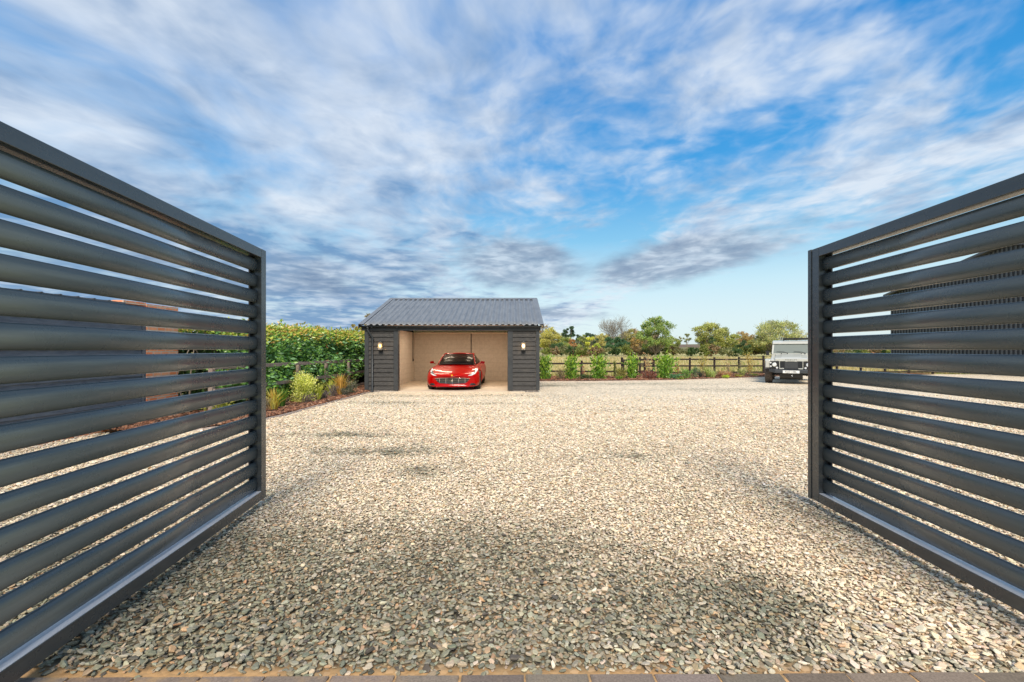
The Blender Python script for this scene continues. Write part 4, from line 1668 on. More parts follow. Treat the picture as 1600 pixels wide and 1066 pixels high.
# ------------------------------------------------------------------ laurel hedge on the left
def hedge():
    t = thing('laurel_hedge', (-7.6, 17, 0), 'long glossy green laurel hedge with yellow tipped top behind the weathered fence', 'hedge')
    N = 34000
    y = rng.uniform(10.5, 26.5, N)
    face = rng.random(N)
    depth = np.abs(rng.normal(0, 0.22, N))
    z = rng.uniform(0.12, 1.0, N) ** 0.9
    top_h = 2.04 + 0.22 * fbm(y * 0.9, y * 0 + 4, 3) + 0.010 * (y - 10)
    bul = 0.50 * (fbm(y * 1.1 + 5, z * 3.0, 3) - 0.5)
    x = -6.66 + bul - depth
    zz = z * top_h
    x = x - 0.55 * np.clip(z - 0.86, 0, 1) ** 1.0 * 2.2
    tp = face < 0.28
    x = np.where(tp, rng.uniform(-8.6, -6.95, N), x)
    zz = np.where(tp, top_h - np.abs(rng.normal(0, .10, N)) + 0.22 * (rng.random(N) < 0.10) * rng.random(N), zz)
    P = np.stack([x, y, zz], -1)
    zr = zz / top_h
    patch = fbm(y * 2.2, zz * 2.2 + 8, 3)
    g = np.array([(.12, .28, .06), (.20, .40, .08), (.07, .17, .045), (.28, .48, .11), (.20, .38, .18)])
    yl = np.array([(.46, .50, .08), (.56, .48, .09), (.58, .38, .10), (.38, .45, .08), (.32, .46, .08)])
    pick = rng.integers(0, 5, N)
    f = smoothstep(0.72, 0.98, zr + 0.25 * (patch - 0.5)) * 0.85
    usey = rng.random(N) < f
    cols = np.where(usey[:, None], yl[pick], g[pick]) * rng.uniform(.75, 1.25, (N, 1)) * (0.75 + 0.5 * patch)[:, None]
    odd = rng.random(N) < 0.015
    cols[odd] = (.48, .26, .08)
    dirs = np.stack([np.full(N, 0.9), rng.normal(0, .6, N), rng.normal(-0.1, .5, N)], -1)
    dirs[tp] = np.stack([rng.normal(0, .6, tp.sum()), rng.normal(0, .6, tp.sum()), np.full(tp.sum(), .9)], -1)
    # sprays that hang through and over the fence rails
    m = 38
    cy = rng.uniform(9.9, 18.5, m)
    cz = rng.uniform(.5, 1.35, m)
    k = np.repeat(np.arange(m), 26)
    fx = np.interp(cy, [9.9, 19.0], [-6.47, -6.0])
    Pe = np.stack([fx[k] - 0.06 + rng.normal(0, .09, len(k)), cy[k] + rng.normal(0, .13, len(k)), cz[k] + rng.normal(0, .13, len(k))], -1)
    P = np.concatenate([P, Pe])
    cols = np.concatenate([cols, g[rng.integers(0, 5, len(k))] * rng.uniform(.8, 1.2, (len(k), 1))])
    dirs = np.concatenate([dirs, np.tile([.8, 0, -.3], (len(k), 1)) + rng.normal(0, .5, (len(k), 3))])
    N = len(P)
    me = leaves_mesh('foliage', P, rng.uniform(.085, .18, N), cols, dirs=dirs, aspect=0.42, fold=0.22)
    me.transform(Matrix.Translation((7.6, -17, 0)))
    link('foliage', me, m_gloss, t)
    # woody inside: stems and a twig core that keeps it opaque
    mb = MB()
    R0 = random.Random(3)
    y = 10.6
    while y < 26.3:
        bx = -7.45 + R0.uniform(-.15, .15)
        for q in range(3):
            mb.tube([(bx, y, -0.05), (bx + R0.uniform(-.2, .3), y + R0.uniform(-.2, .2), 0.9), (bx + R0.uniform(-.5, .5), y + R0.uniform(-.4, .4), 1.95)], [0.03, 0.02, 0.006], 5)
        y += 0.42
    mb.build('stems', m_bark, t)
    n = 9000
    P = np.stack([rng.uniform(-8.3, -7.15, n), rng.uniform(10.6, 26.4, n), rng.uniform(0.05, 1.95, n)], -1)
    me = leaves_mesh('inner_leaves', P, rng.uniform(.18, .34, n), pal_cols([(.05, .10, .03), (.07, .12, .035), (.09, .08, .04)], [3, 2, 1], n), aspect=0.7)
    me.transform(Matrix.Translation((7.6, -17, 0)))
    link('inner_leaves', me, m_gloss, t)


hedge()


# ------------------------------------------------------------------ garden plants
def shrub(name, x, y, h, r, pal, w, label, n=900, leaf=0.08, cat='shrub', stems=6, top=0.0, aspect=0.5, matl=None, z0=0.04, upright=0.0, cone=0.0, group=None, dense=False):
    t = thing(name, (x, y, z0), label, cat, group)
    R0 = random.Random(int(abs(x) * 97 + y * 13))
    mb = MB()
    ends = []
    for k in range(stems):
        a = R0.uniform(0, 2 * math.pi)
        q = R0.uniform(.15, .8) * r
        hh = h * R0.uniform(.7, .98)
        b = Vector((math.cos(a) * r * .12, math.sin(a) * r * .12, -0.04))
        m = Vector((math.cos(a) * q * .5, math.sin(a) * q * .5, hh * .5))
        e = Vector((math.cos(a) * q, math.sin(a) * q, hh * (1 - cone * q / r)))
        mb.tube([b, m, e], [0.012, 0.009, 0.003], 5)
        ends.append((b, m, e))
    mb.build('stems', m_bark, t, world=False)
    P = []
    for i in range(n):
        b, m, e = ends[R0.randrange(len(ends))]
        s = R0.uniform(.12, 1) if not dense else R0.uniform(.02, 1)
        c = b.lerp(m, s * 2) if s < .5 else m.lerp(e, s * 2 - 1)
        rad = r * (0.42 if not dense else 0.55) * (1 - cone * s * 0.8)
        P.append((c.x + R0.gauss(0, rad * .62), c.y + R0.gauss(0, rad * .62), max(0.01, c.z + R0.gauss(0, h * .06))))
    P = np.array(P)
    cols = pal_cols(pal, w, n)
    if top:
        f = np.clip(P[:, 2] / h, 0, 1)[:, None]
        cols = cols * (1 + top * f * np.array([1.5, 0.9, 0.2]))
    d = P.copy()
    d[:, 2] = 0.3 + upright
    d /= np.linalg.norm(d, axis=1)[:, None] + 1e-6
    link('foliage', leaves_mesh('foliage', P, rng.uniform(.65, 1.3, n) * leaf, cols, dirs=d * 1.0, aspect=aspect), matl or m_leaf, t)
    return t


def grass_clump(name, x, y, h, r, pal, label, n=140, w=0.012, lean=0.35, cat='ornamental grass', z0=0.04, group=None):
    t = thing(name, (x, y, z0), label, cat, group)
    V, L, Cc = [], [], []
    for i in range(n):
        a = random.uniform(0, 2 * math.pi)
        b = random.uniform(0, r * .35)
        hh = h * random.uniform(.55, 1.0)
        ln = random.gauss(0, lean) * h
        p0 = np.array([math.cos(a) * b, math.sin(a) * b, -0.02])
        out = np.array([math.cos(a), math.sin(a), 0])
        side = np.array([-math.sin(a), math.cos(a), 0]) * w * random.uniform(.7, 1.2)
        pts = [p0, p0 + out * abs(ln) * .25 + np.array([0, 0, hh * .6]), p0 + out * abs(ln) + np.array([0, 0, hh])]
        k = len(V)
        V += [pts[0] - side, pts[0] + side, pts[1] - side * .8, pts[1] + side * .8, pts[2]]
        L.append([k, k + 1, k + 3, k + 2])
        L.append([k + 2, k + 3, k + 4])
        c = np.array(pal[random.randrange(len(pal))]) * random.uniform(.75, 1.25)
        Cc += [c] * 5
    me = np_mesh('blades', np.array(V), np.concatenate([np.array(q) for q in L]), [len(q) for q in L], np.array(Cc))
    link('blades', me, m_blade, t)
    return t


YV = [(.78, .78, .22), (.82, .82, .38), (.66, .68, .16), (.42, .50, .12)]
shrub('variegated_shrub', -6.0, 13.0, 0.98, 0.40, YV, [4, 4, 3, 2], 'rounded pale yellow variegated shrub in the bark bed by the hedge', n=3600, leaf=0.050, stems=16, aspect=0.65, dense=True, cone=0.45, top=0.05)
GY = [(.66, .58, .12), (.58, .46, .10), (.72, .66, .22)]
GO = [(.66, .40, .10), (.74, .48, .14), (.56, .34, .10)]
GG = [(.14, .28, .05), (.20, .36, .06), (.10, .20, .04)]
grass_clump('grass_clump', -5.90, 11.25, 0.62, 0.20, GY + GO[:1], 'golden grass tuft nearest the open gate leaf', n=170)
grass_clump('grass_clump', -6.05, 11.9, 0.60, 0.25, GG, 'green bladed tuft just left of the yellow shrub', n=130, w=0.014)
grass_clump('grass_clump', -5.70, 13.4, 0.58, 0.14, [(.50, .54, .08), (.62, .62, .14)], 'narrow yellow green grass just right of the yellow shrub', n=90)
grass_clump('grass_clump', -5.83, 14.6, 0.62, 0.12, [(.54, .60, .08), (.64, .66, .14)], 'slender lime yellow grass under the middle rail', n=80)
grass_clump('grass_clump', -5.62, 14.9, 0.80, 0.26, GO, 'tall rusty orange grass near the garage corner', n=150)
DK = [(.10, .13, .09), (.15, .17, .12), (.13, .10, .10)]
PU = [(.20, .14, .14), (.16, .13, .11), (.26, .19, .17)]
shrub('lavender_bush', -5.65, 14.35, 0.42, 0.24, PU, [1, 1, 1], 'low purplish brown lavender between the lime grass and the rusty grass', n=700, leaf=0.05, stems=14, aspect=0.2, upright=1.0)
shrub('heather_bush', -5.42, 14.75, 0.26, 0.19, [(.06, .09, .06), (.09, .12, .08)], [1, 1], 'dark grey green mound at the foot of the rusty grass', n=900, leaf=0.035, stems=14, aspect=0.25, upright=.8, dense=True)
shrub('lavender_bush', -5.50, 15.5, 0.46, 0.26, [(.16, .20, .12), (.22, .25, .16), (.12, .15, .09)], [1, 1, 1], 'grey green lavender closest to the garage corner post', n=900, leaf=0.05, stems=14, aspect=0.2, upright=1.0)
shrub('dry_shrub', -5.95, 10.75, 0.42, 0.28, [(.30, .22, .14), (.20, .17, .10), (.38, .30, .14)], [1, 1, 1], 'dry brown low shrub beside the gate stile', n=500, leaf=0.05, stems=12, aspect=0.3, upright=.6)
shrub('dry_shrub', -5.78, 12.75, 0.24, 0.30, PU, [1, 1, 1], 'spreading greyish purple ground shrub in front of the yellow shrub', n=420, leaf=0.05, stems=10, aspect=0.3)
shrub('dry_shrub', -5.72, 13.85, 0.24, 0.24, [(.14, .13, .15), (.20, .17, .18)], [1, 1], 'dusty violet ground plant right of the yellow shrub', n=420, leaf=0.045, stems=10, aspect=0.3)
shrub('dry_shrub', -6.15, 15.4, 0.5, 0.3, [(.10, .17, .05), (.15, .22, .06), (.3, .3, .08)], [2, 2, 1], 'green sprawling plant behind the rusty grass at the fence', n=500, leaf=0.08, stems=8)
shrub('dry_shrub', -6.2, 9.6, 0.5, 0.3, [(.24, .28, .05), (.45, .44, .08)], [2, 2], 'yellow green shrub visible between the lower slats', n=700, leaf=0.06, stems=10)

# laurels of the right-hand bed
for (u, w_, D, hgt, lab) in [(852, 17, 22.7, 1.26, 'first bright laurel, hard against the right side of the garage'),
                             (893, 20, 22.8, 1.24, 'second bright laurel from the garage, in front of the low fence'),
                             (936, 24, 22.9, 1.26, 'third bright laurel from the garage, wider than its neighbours'),
                             (989, 18, 23.1, 1.26, 'slim laurel beside the wooden corner posts'),
                             (1040, 28, 23.2, 1.28, 'widest bright lime laurel, right of the dark red shrub')]:
    shrub('young_laurel', px(u, D), D + 0.25, hgt, w_ * D / F * 0.56, LAUREL, [4, 4, 2, 3], lab, n=int(36 * w_), leaf=0.155, stems=7, top=0.28, aspect=0.42, matl=m_gloss, upright=.7, dense=True)


def plant(name, u, v_top, D, half, pal, label, **kw):
    hgt = max(0.12, pz(v_top, D) - 0.04)
    return shrub(name, px(u, D), D, hgt, half * D / F, pal, [1] * len(pal), label, **kw)


plant('dead_shrub', 876, 577, 23.0, 9, [(.20, .17, .08), (.30, .24, .12)], 'dull brown green low shrub between the first two laurels', n=260, leaf=.08, stems=9)
plant('spreading_shrub', 913, 586, 23.0, 13, DGREEN, 'low spreading dark green plant between the second and third laurels', n=420, leaf=.07, stems=10)
plant('slim_sapling', 961, 561, 23.6, 4, OLIVE, 'thin upright sapling right of the third laurel', n=150, leaf=.10, stems=3, upright=1)
plant('yellow_shrub', 970, 574, 23.4, 9, YELLOW, 'yellow leaved shrub in front of the wooden corner posts', n=380, leaf=.085, stems=8)
plant('low_plant', 967, 590, 22.8, 7, LAUREL, 'small green ground plant under the yellow leaved shrub', n=160, leaf=.08, stems=5)
plant('red_leaf_sapling', 912, 565, 23.7, 6, [(.42, .16, .08), (.34, .13, .07)], 'thin sapling with few red brown leaves right of the second laurel', n=34, leaf=.10, stems=3)
plant('red_shrub', 1013, 580, 23.2, 14, [(.26, .08, .06), (.34, .12, .08), (.20, .07, .06)], 'dark red leaved shrub left of the widest laurel', n=520, leaf=.07, stems=12)
plant('copper_sapling', 1015, 549, 24.6, 9, [(.52, .30, .14), (.60, .40, .20)], 'copper leaved sapling taller than the fence behind the red shrub', n=110, leaf=.10, stems=5)
plant('teal_shrub', 1052, 585, 23.0, 10, [(.10, .24, .12), (.16, .32, .16)], 'bluish green low plant at the foot of the widest laurel', n=320, leaf=.09, stems=8)
plant('copper_sapling', 1059, 560, 24.6, 6, [(.40, .30, .08), (.50, .26, .10)], 'small copper and yellow sapling just right of the widest laurel', n=130, leaf=.09, stems=4)
plant('fern_plant', 1072, 578, 23.4, 9, [(.18, .36, .08), (.26, .42, .10)], 'bright green arching plant left of the small conifer', n=300, leaf=.12, stems=9, aspect=.25)
plant('low_plant', 1064, 591, 22.9, 8, YELLOW + LAUREL, 'yellow green ground plant nearest the gravel right of the widest laurel', n=260, leaf=.06, stems=6)
plant('small_conifer', 1087, 567, 24.2, 9, [(.10, .20, .12), (.14, .26, .14), (.24, .32, .10)], 'small conical green conifer in the middle of the bark bed', n=900, leaf=.07, stems=10, cone=0.9, aspect=.2, dense=True)
plant('tall_sapling', 1100, 557, 25.2, 8, [(.50, .40, .10), (.44, .30, .10), (.30, .30, .09)], 'golden sapling rising above the fence right of the small conifer', n=300, leaf=.09, stems=5)
plant('tall_sapling', 1172, 553, 26.8, 7, [(.54, .38, .10), (.46, .30, .08), (.40, .36, .10)], 'golden leaved sapling above the fence nearest the off-roader', n=260, leaf=.09, stems=4)
plant('tall_sapling', 1155, 560, 26.6, 7, [(.30, .30, .12), (.22, .22, .09)], 'thin dull green sapling left of the golden one', n=90, leaf=.08, stems=4)
plant('tall_sapling', 1137, 560, 26.0, 8, [(.50, .34, .18), (.56, .44, .20)], 'sparse buff sapling in front of the middle fence post', n=90, leaf=.09, stems=5)
for (u, v, D, pal, lab) in [(1107, 571, 24.4, [(.54, .54, .24), (.62, .60, .32), (.36, .44, .14)], 'pale straw green grass right of the small conifer'),
                            (1113, 578, 24.0, [(.40, .50, .16), (.58, .60, .30)], 'arching green white grass in front of the pale straw one'),
                            (1128, 577, 24.6, [(.60, .38, .22), (.66, .46, .30)], 'pinkish buff grass behind the lime ground plant'),
                            (1138, 579, 25.0, [(.62, .36, .22), (.70, .48, .32)], 'pinkish buff grass, fuller and right of its twin'),
                            (1160, 574, 25.4, [(.50, .50, .24), (.40, .44, .18)], 'pale green grass left of the last sapling'),
                            (1152, 583, 25.0, [(.46, .30, .20), (.36, .24, .16)], 'brown red grass low in the bed near the off-roader')]:
    grass_clump('ornamental_grass', px(u, D), D, max(.2, pz(v, D)), 0.35, pal, lab, n=130, w=0.016, lean=0.4)
plant('lime_plant', 1134, 587, 24.0, 6, [(.48, .56, .05), (.40, .50, .05)], 'bright lime ground plant in the bark', n=260, leaf=.07, stems=8)
plant('low_plant', 1155, 588, 24.6, 7, [(.34, .36, .08), (.46, .40, .10)], 'olive yellow ground plant right of the bright lime one', n=240, leaf=.06, stems=8)
plant('low_plant', 1178, 586, 25.6, 8, [(.26, .32, .08), (.44, .46, .12)], 'yellow green ground plant beside the tyre of the off-roader', n=260, leaf=.06, stems=8)
plant('dark_plant', 1095, 583, 24.2, 4, [(.05, .05, .06), (.08, .08, .08)], 'small nearly black plant beside the small conifer', n=160, leaf=.07, stems=6, upright=1)
plant('red_shrub', 1122, 583, 24.4, 7, [(.26, .12, .08), (.36, .18, .12)], 'low dark red plant left of the lime ground plant', n=240, leaf=.06, stems=8)
plant('dusky_plant', 1170, 585, 25.2, 7, [(.20, .14, .14), (.28, .20, .18)], 'low dusky purple plant left of the off-roader', n=240, leaf=.05, stems=8)


# rough grass in the field
def field_grass():
    n = 46000
    y = 25.8 + (rng.random(n) ** 1.8) * 62
    x = rng.uniform(-0.35, 1.05, n) * y + 1
    k = np.where(x < 6.5, y > 25.8, y > 29.0)
    x, y = x[k], y[k]
    n = len(x)
    h = rng.uniform(.12, .34, n) * (0.7 + 0.6 * fbm(x * .4, y * .4, 3))
    w = 0.018 + y * 0.0007
    a = rng.uniform(0, 2 * np.pi, n)
    sx, sy = np.cos(a) * w, np.sin(a) * w
    lx, ly = rng.normal(0, .08, n), rng.normal(0, .08, n)
    V = np.stack([np.stack([x - sx, y - sy, np.full(n, -.02)], -1), np.stack([x + sx, y + sy, np.full(n, -.02)], -1), np.stack([x + lx, y + ly, h], -1)], 1)
    near = smoothstep(45, 28, y)
    patch = fbm(x * .25 + 8, y * .25, 3)
    green = rng.random(n) < np.clip(0.25 * near + 0.9 * (patch - 0.45), 0, .8)
    st = np.array([(.66, .52, .29), (.58, .44, .23), (.72, .60, .38)])[rng.integers(0, 3, n)]
    gr = np.array([(.30, .34, .09), (.38, .40, .12), (.22, .28, .07)])[rng.integers(0, 3, n)]
    cols = np.where(green[:, None], gr, st) * rng.uniform(.8, 1.15, (n, 1))
    me = np_mesh('field_grass', V.reshape(-1, 3), np.arange(3 * n), np.full(n, 3), np.repeat(cols, 3, 0))
    o = link('field_grass', me, m_blade)
    tag(o, 'rough straw coloured meadow grass beyond the black fence', 'grass', kind='stuff')


field_grass()


# ------------------------------------------------------------------ vehicles
def paint_mat(name, c, rough=0.22, metal=0.0, coat=1.0, flake=0.0):
    m, t, b = mat(name, c, rough, metal, 0.06)
    b.inputs['Coat Weight'].default_value = coat
    b.inputs['Coat Roughness'].default_value = 0.04
    return m


m_red = paint_mat('red_paint', (0.36, 0.0, 0.0), 0.30, 0.0, 0.5)
m_silver = paint_mat('silver_paint', (0.52, 0.52, 0.47), 0.35, 0.15, 0.6)
m_dsilver = mat('grey_arch_plastic', (0.16, 0.17, 0.19), 0.5)[0]
m_tyre = noisy('tyre_rubber', (0.030, 0.028, 0.026), (0.06, 0.05, 0.042), 20, 0.85, 0.2)
m_mudtyre = noisy('dusty_tyre', (0.13, 0.10, 0.08), (0.07, 0.06, 0.05), 18, 0.9, 0.3)
m_rim = mat('alloy_rim', (0.45, 0.45, 0.46), 0.3, 0.9)[0]
m_chrome = mat('chrome', (0.80, 0.80, 0.82), 0.12, 1.0)[0]
m_cabin = mat('dark_interior', (0.05, 0.04, 0.035), 0.8)[0]
m_lens = mat('headlight_lens', (0.85, 0.87, 0.90), 0.08, 0.3)[0]
m_lensd = mat('headlight_housing', (0.16, 0.17, 0.19), 0.15, 0.4)[0]
m_yellow = mat('yellow_enamel', (0.75, 0.52, 0.02), 0.3)[0]
m_white = mat('white_plate', (0.78, 0.78, 0.76), 0.5)[0]
m_ink = mat('black_lettering', (0.012, 0.012, 0.012), 0.5)[0]


def glass_mat(name, tint, refl):
    m, t, b = mat(name, tint, 0.28, 0.0, 0.4)
    b.inputs['Alpha'].default_value = 0.72
    return m


m_wind = glass_mat('windscreen_glass', (0.012, 0.012, 0.012), 1)
m_wind2 = mat('bright_windscreen', (0.20, 0.22, 0.19), 0.06, 0.0, 1.0)[0]


def world_to_local_parent(o, parent):
    o.parent = parent


def eval_mesh(o):
    dg = bpy.context.evaluated_depsgraph_get()
    dg.update()
    return bpy.data.meshes.new_from_object(o.evaluated_get(dg))


def overlay(name, polys, bvh, m, parent, off=0.006, step=0.03, flip=False):
    """polygons given as (x, z) seen from the front (local -Y), laid on the body surface; a little thick"""
    bm = bmesh.new()
    for poly in polys:
        vs = [bm.verts.new((p[0], 0, p[1])) for p in poly]
        bm.faces.new(vs)
    bmesh.ops.triangulate(bm, faces=bm.faces)
    for _ in range(3):
        es = [e for e in bm.edges if e.calc_length() > step]
        if not es:
            break
        bmesh.ops.subdivide_edges(bm, edges=es, cuts=1)
        bmesh.ops.triangulate(bm, faces=bm.faces)
    last = None
    for v in bm.verts:
        hit, nrm, idx, dist = bvh.ray_cast(Vector((v.co.x, -3, v.co.z)), Vector((0, 1, 0)))
        if hit is None:
            near, nn, _, _ = bvh.find_nearest(Vector((v.co.x, 0.3, v.co.z)))
            v.co = near + nn * off
        else:
            v.co = Vector((v.co.x, hit.y - off, v.co.z))
    bmesh.ops.recalc_face_normals(bm, faces=bm.faces)
    me = bpy.data.meshes.new(name)
    bm.to_mesh(me)
    bm.free()
    return link(name, me, m, parent)


def wheel(x, y, r, w, side, parent, tm, spokes=10, rr=0.66):
    mb = MB()
    n = 36
    prof = [(-w / 2 + .02, r * rr), (-w / 2, r * rr + .02), (-w / 2, r * .93), (-w / 2 + .03, r), (w / 2 - .03, r), (w / 2, r * .93), (w / 2, r * rr + .02), (w / 2 - .02, r * rr)]
    V, Fc = [], []
    for i in range(n):
        t = 2 * math.pi * i / n
        for (a, q) in prof:
            V.append((x + a, y + math.cos(t) * q, r + math.sin(t) * q))
    k = len(prof)
    for i in range(n):
        j = (i + 1) % n
        for q in range(k - 1):
            Fc.append((i * k + q, i * k + q + 1, j * k + q + 1, j * k + q))
    mb.add(V, Fc, None, True)
    wh = mb.build('wheel', tm, parent, world=False)
    mb = MB()
    xo = x + side * (w / 2 - .03)
    mb.cyl((x - side * w * .3, y, r), (x - side * w * .28, y, r), r * rr, n=28)
    for s in range(spokes):
        t = 2 * math.pi * s / spokes
        p0 = Vector((xo, y + math.cos(t) * r * .08, r + math.sin(t) * r * .08))
        p1 = Vector((xo - side * .01, y + math.cos(t) * r * rr, r + math.sin(t) * r * rr))
        mb.tube([p0, p1], [0.022, 0.016], 5)
    mb.cyl((xo - side * .03, y, r), (xo + side * .01, y, r), r * .13, n=12)
    ri = mb.build('rim', m_rim, wh, world=False)
    return wh


def text_part(s, size, m, parent, loc, name='lettering', rot=(90, 0, 0), extrude=0.002, sx=1.0):
    cu = bpy.data.curves.new('txt', 'FONT')
    cu.body = s
    cu.size = size
    cu.align_x = 'CENTER'
    cu.align_y = 'CENTER'
    cu.extrude = extrude
    o = bpy.data.objects.new('txt', cu)
    COL.objects.link(o)
    me = eval_mesh(o)
    bpy.data.objects.remove(o)
    me.transform(Matrix.Translation(loc) @ Matrix.Rotation(R(rot[0]), 4, 'X') @ Matrix.Diagonal((sx, 1, 1, 1)))
    me.name = name
    me.materials.clear()
    return link(name, me, m, parent)


def sports_car():
    g = thing('sports_car', (-2.205, 16.62, 0.035), 'glossy red sports car parked nose out in the open garage', 'car', None, R(0.4))
    g.scale = (1.07, 1, 1)
    # half sections: bottom centre, bottom edge, lower side, waist, shoulder, fender top, bonnet edge, centre top
    ST = [
        # y,   [(x,z) * 8],  bow
        (0.02, [(0, .13), (.50, .13), (.66, .16), (.74, .28), (.70, .42), (.56, .49), (.30, .52), (0, .53)], .30),
        (0.10, [(0, .11), (.62, .11), (.80, .13), (.86, .30), (.82, .50), (.66, .585), (.34, .60), (0, .605)], .42),
        (0.35, [(0, .11), (.70, .11), (.88, .13), (.945, .34), (.92, .58), (.76, .685), (.40, .675), (0, .675)], .30),
        (0.75, [(0, .12), (.72, .12), (.90, .15), (.97, .38), (.955, .66), (.80, .785), (.44, .745), (0, .75)], .12),
        (1.15, [(0, .12), (.72, .12), (.90, .16), (.97, .40), (.955, .72), (.80, .845), (.46, .815), (0, .82)], .03),
        (1.65, [(0, .12), (.72, .12), (.88, .17), (.94, .42), (.925, .74), (.80, .885), (.50, .905), (0, .915)], 0),
        (2.20, [(0, .12), (.72, .12), (.88, .17), (.925, .42), (.915, .76), (.82, .90), (.55, .93), (0, .93)], 0),
        (3.10, [(0, .12), (.72, .12), (.88, .17), (.94, .42), (.935, .80), (.84, .93), (.55, .94), (0, .94)], 0),
        (3.70, [(0, .13), (.72, .13), (.90, .18), (.975, .44), (.97, .82), (.86, .97), (.55, .99), (0, .99)], 0),
        (4.30, [(0, .16), (.70, .16), (.88, .22), (.955, .48), (.94, .80), (.82, .96), (.55, .99), (0, 1.0)], -.05),
        (4.75, [(0, .22), (.66, .22), (.82, .28), (.88, .50), (.86, .76), (.76, .88), (.52, .92), (0, .93)], -.15),
        (4.90, [(0, .30), (.56, .30), (.68, .36), (.74, .52), (.70, .70), (.62, .78), (.42, .82), (0, .83)], -.20),
    ]
    V, Fc = [], []
    for (y, hp, bow) in ST:
        full = [(-x, z) for x, z in hp[::-1][:-1]] + hp          # top centre (left) ... bottom ... right ... top
        full = [(-x, z) for (x, z) in hp[1:-1]][::-1] + [hp[0]] + hp[1:] + []
        ring = [hp[0]] + hp[1:-1] + [hp[-1]] + [(-x, z) for (x, z) in hp[1:-1]][::-1]
        for (x, z) in ring:
            V.append((x * 1.035, y + bow * (abs(x) / .97) ** 2.2, z))
    nr = 14
    for i in range(len(ST) - 1):
        for k in range(nr):
            j = (k + 1) % nr
            Fc.append((i * nr + k, i * nr + j, (i + 1) * nr + j, (i + 1) * nr + k))

    def cap(i):
        b = i * nr
        out = []
        # quads across the section
        for k in range(0, 7):
            a, c = k, k + 1
            ra, rc = (nr - k) % nr, (nr - k - 1) % nr
            if a == ra:
                out.append((b + a, b + c, b + rc))
            elif c == rc:
                out.append((b + a, b + c, b + ra))
            else:
                out.append((b + a, b + c, b + rc, b + ra))
        return out
    Fc += cap(0) + cap(len(ST) - 1)
    mb = MB()
    mb.add(V, Fc, None, True)
    body = mb.build('body', m_red, g, world=False)
    s = body.modifiers.new('sub', 'SUBSURF')
    s.levels = s.render_levels = 2
    # wheel arches cut out
    cutters = []
    for yy in (0.93, 3.92):
        for sd in (-1, 1):
            c = MB()
            c.cyl((sd * .66, yy, .345), (sd * 1.15, yy, .345), .385, n=32)
            co = c.build('cutter', m_red, None)
            co.location = g.location
            co.rotation_euler = g.rotation_euler
            co.scale = g.scale
            cutters.append(co)
            bo = body.modifiers.new('arch', 'BOOLEAN')
            bo.object = co
            bo.operation = 'DIFFERENCE'
            bo.solver = 'EXACT'
    bpy.context.view_layer.update()
    me = eval_mesh(body)
    body.modifiers.clear()
    old = body.data
    body.data = me
    for c in cutters:
        bpy.data.objects.remove(c)
    if not len(me.materials):
        me.materials.append(m_red)
    bm = bmesh.new()
    bm.from_mesh(me)
    bvh = BVHTree.FromBMesh(bm)
    bm.free()
    # dark liner inside the arches
    mb = MB()
    mb.box(-.64, .64, .45, 4.4, .14, .60)
    mb.build('underbody', m_black, g, world=False)
    for yy in (0.93, 3.92):
        for sd in (-1, 1):
            wheel(sd * .815, yy, .345, .24, sd, g, m_tyre)
    # cabin: glasshouse with red roof
    CAB = [  # y, half width low, z low, half width high, z high
        (1.62, .66, .905, .64, .93), (2.05, .72, .92, .60, 1.16), (2.50, .74, .92, .555, 1.315), (3.05, .75, .93, .545, 1.345),
        (3.70, .75, .96, .52, 1.27), (4.20, .72, .98, .50, 1.14), (4.50, .66, .96, .50, 1.00)]
    V, Fc = [], []
    for (y, wl, zl, wh, zh) in CAB:
        V += [(-wl, y, zl), (-wh, y, zh), (-wh * .5, y - .03, zh + .018), (0, y - .04, zh + .025), (wh * .5, y - .03, zh + .018), (wh, y, zh), (wl, y, zl)]
    for i in range(len(CAB) - 1):
        for k in range(6):
            Fc.append((i * 7 + k, i * 7 + k + 1, (i + 1) * 7 + k + 1, (i + 1) * 7 + k))
    groups = {'windscreen': [], 'side_window': [], 'roof': [], 'rear_window': []}
    for i in range(len(CAB) - 1):
        for k in range(6):
            f = (i * 7 + k, i * 7 + k + 1, (i + 1) * 7 + k + 1, (i + 1) * 7 + k)
            if k in (0, 5):
                groups['side_window'].append(f)
            elif i < 2:
                groups['windscreen'].append(f)
            elif i < 4:
                groups['roof'].append(f)
            else:
                groups['rear_window'].append(f)
    for nm, fs in groups.items():
        mb = MB()
        mb.add(V, fs, None, True)
        me_ = mb.mesh(nm)
        bm_ = bmesh.new()
        bm_.from_mesh(me_)
        bmesh.ops.delete(bm_, geom=[v for v in bm_.verts if not v.link_faces], context='VERTS')
        bm_.to_mesh(me_)
        bm_.free()
        o = link(nm, me_, m_red if nm == 'roof' else m_wind, g)
        so = o.modifiers.new('s', 'SOLIDIFY')
        so.thickness = 0.004
        so.offset = 0.0
    # pillars and header frame in red
    mb = MB()
    for sd in (-1, 1):
        mb.tube([(sd * .70, 1.60, .91), (sd * .62, 2.05, 1.165), (sd * .565, 2.50, 1.322), (sd * .555, 3.05, 1.35), (sd * .53, 3.7, 1.275), (sd * .51, 4.2, 1.15), (sd * .53, 4.5, 1.0)], [.018, .016, .017, .018, .018, .022, .03], 6)
    mb.tube([(-.56, 2.50, 1.325), (0, 2.46, 1.348), (.56, 2.50, 1.325)], .012, 6)
    mb.build('roof_frame', m_red, g, world=False)
    mb = MB()
    mb.tube([(-.68, 1.60, .915), (0, 1.52, .935), (.68, 1.60, .915)], .016, 5)
    mb.build('wiper_cowl', m_black, g, world=False)
    # interior
    mb = MB()
    mb.box(-.62, .62, 1.9, 2.3, .86, .99)
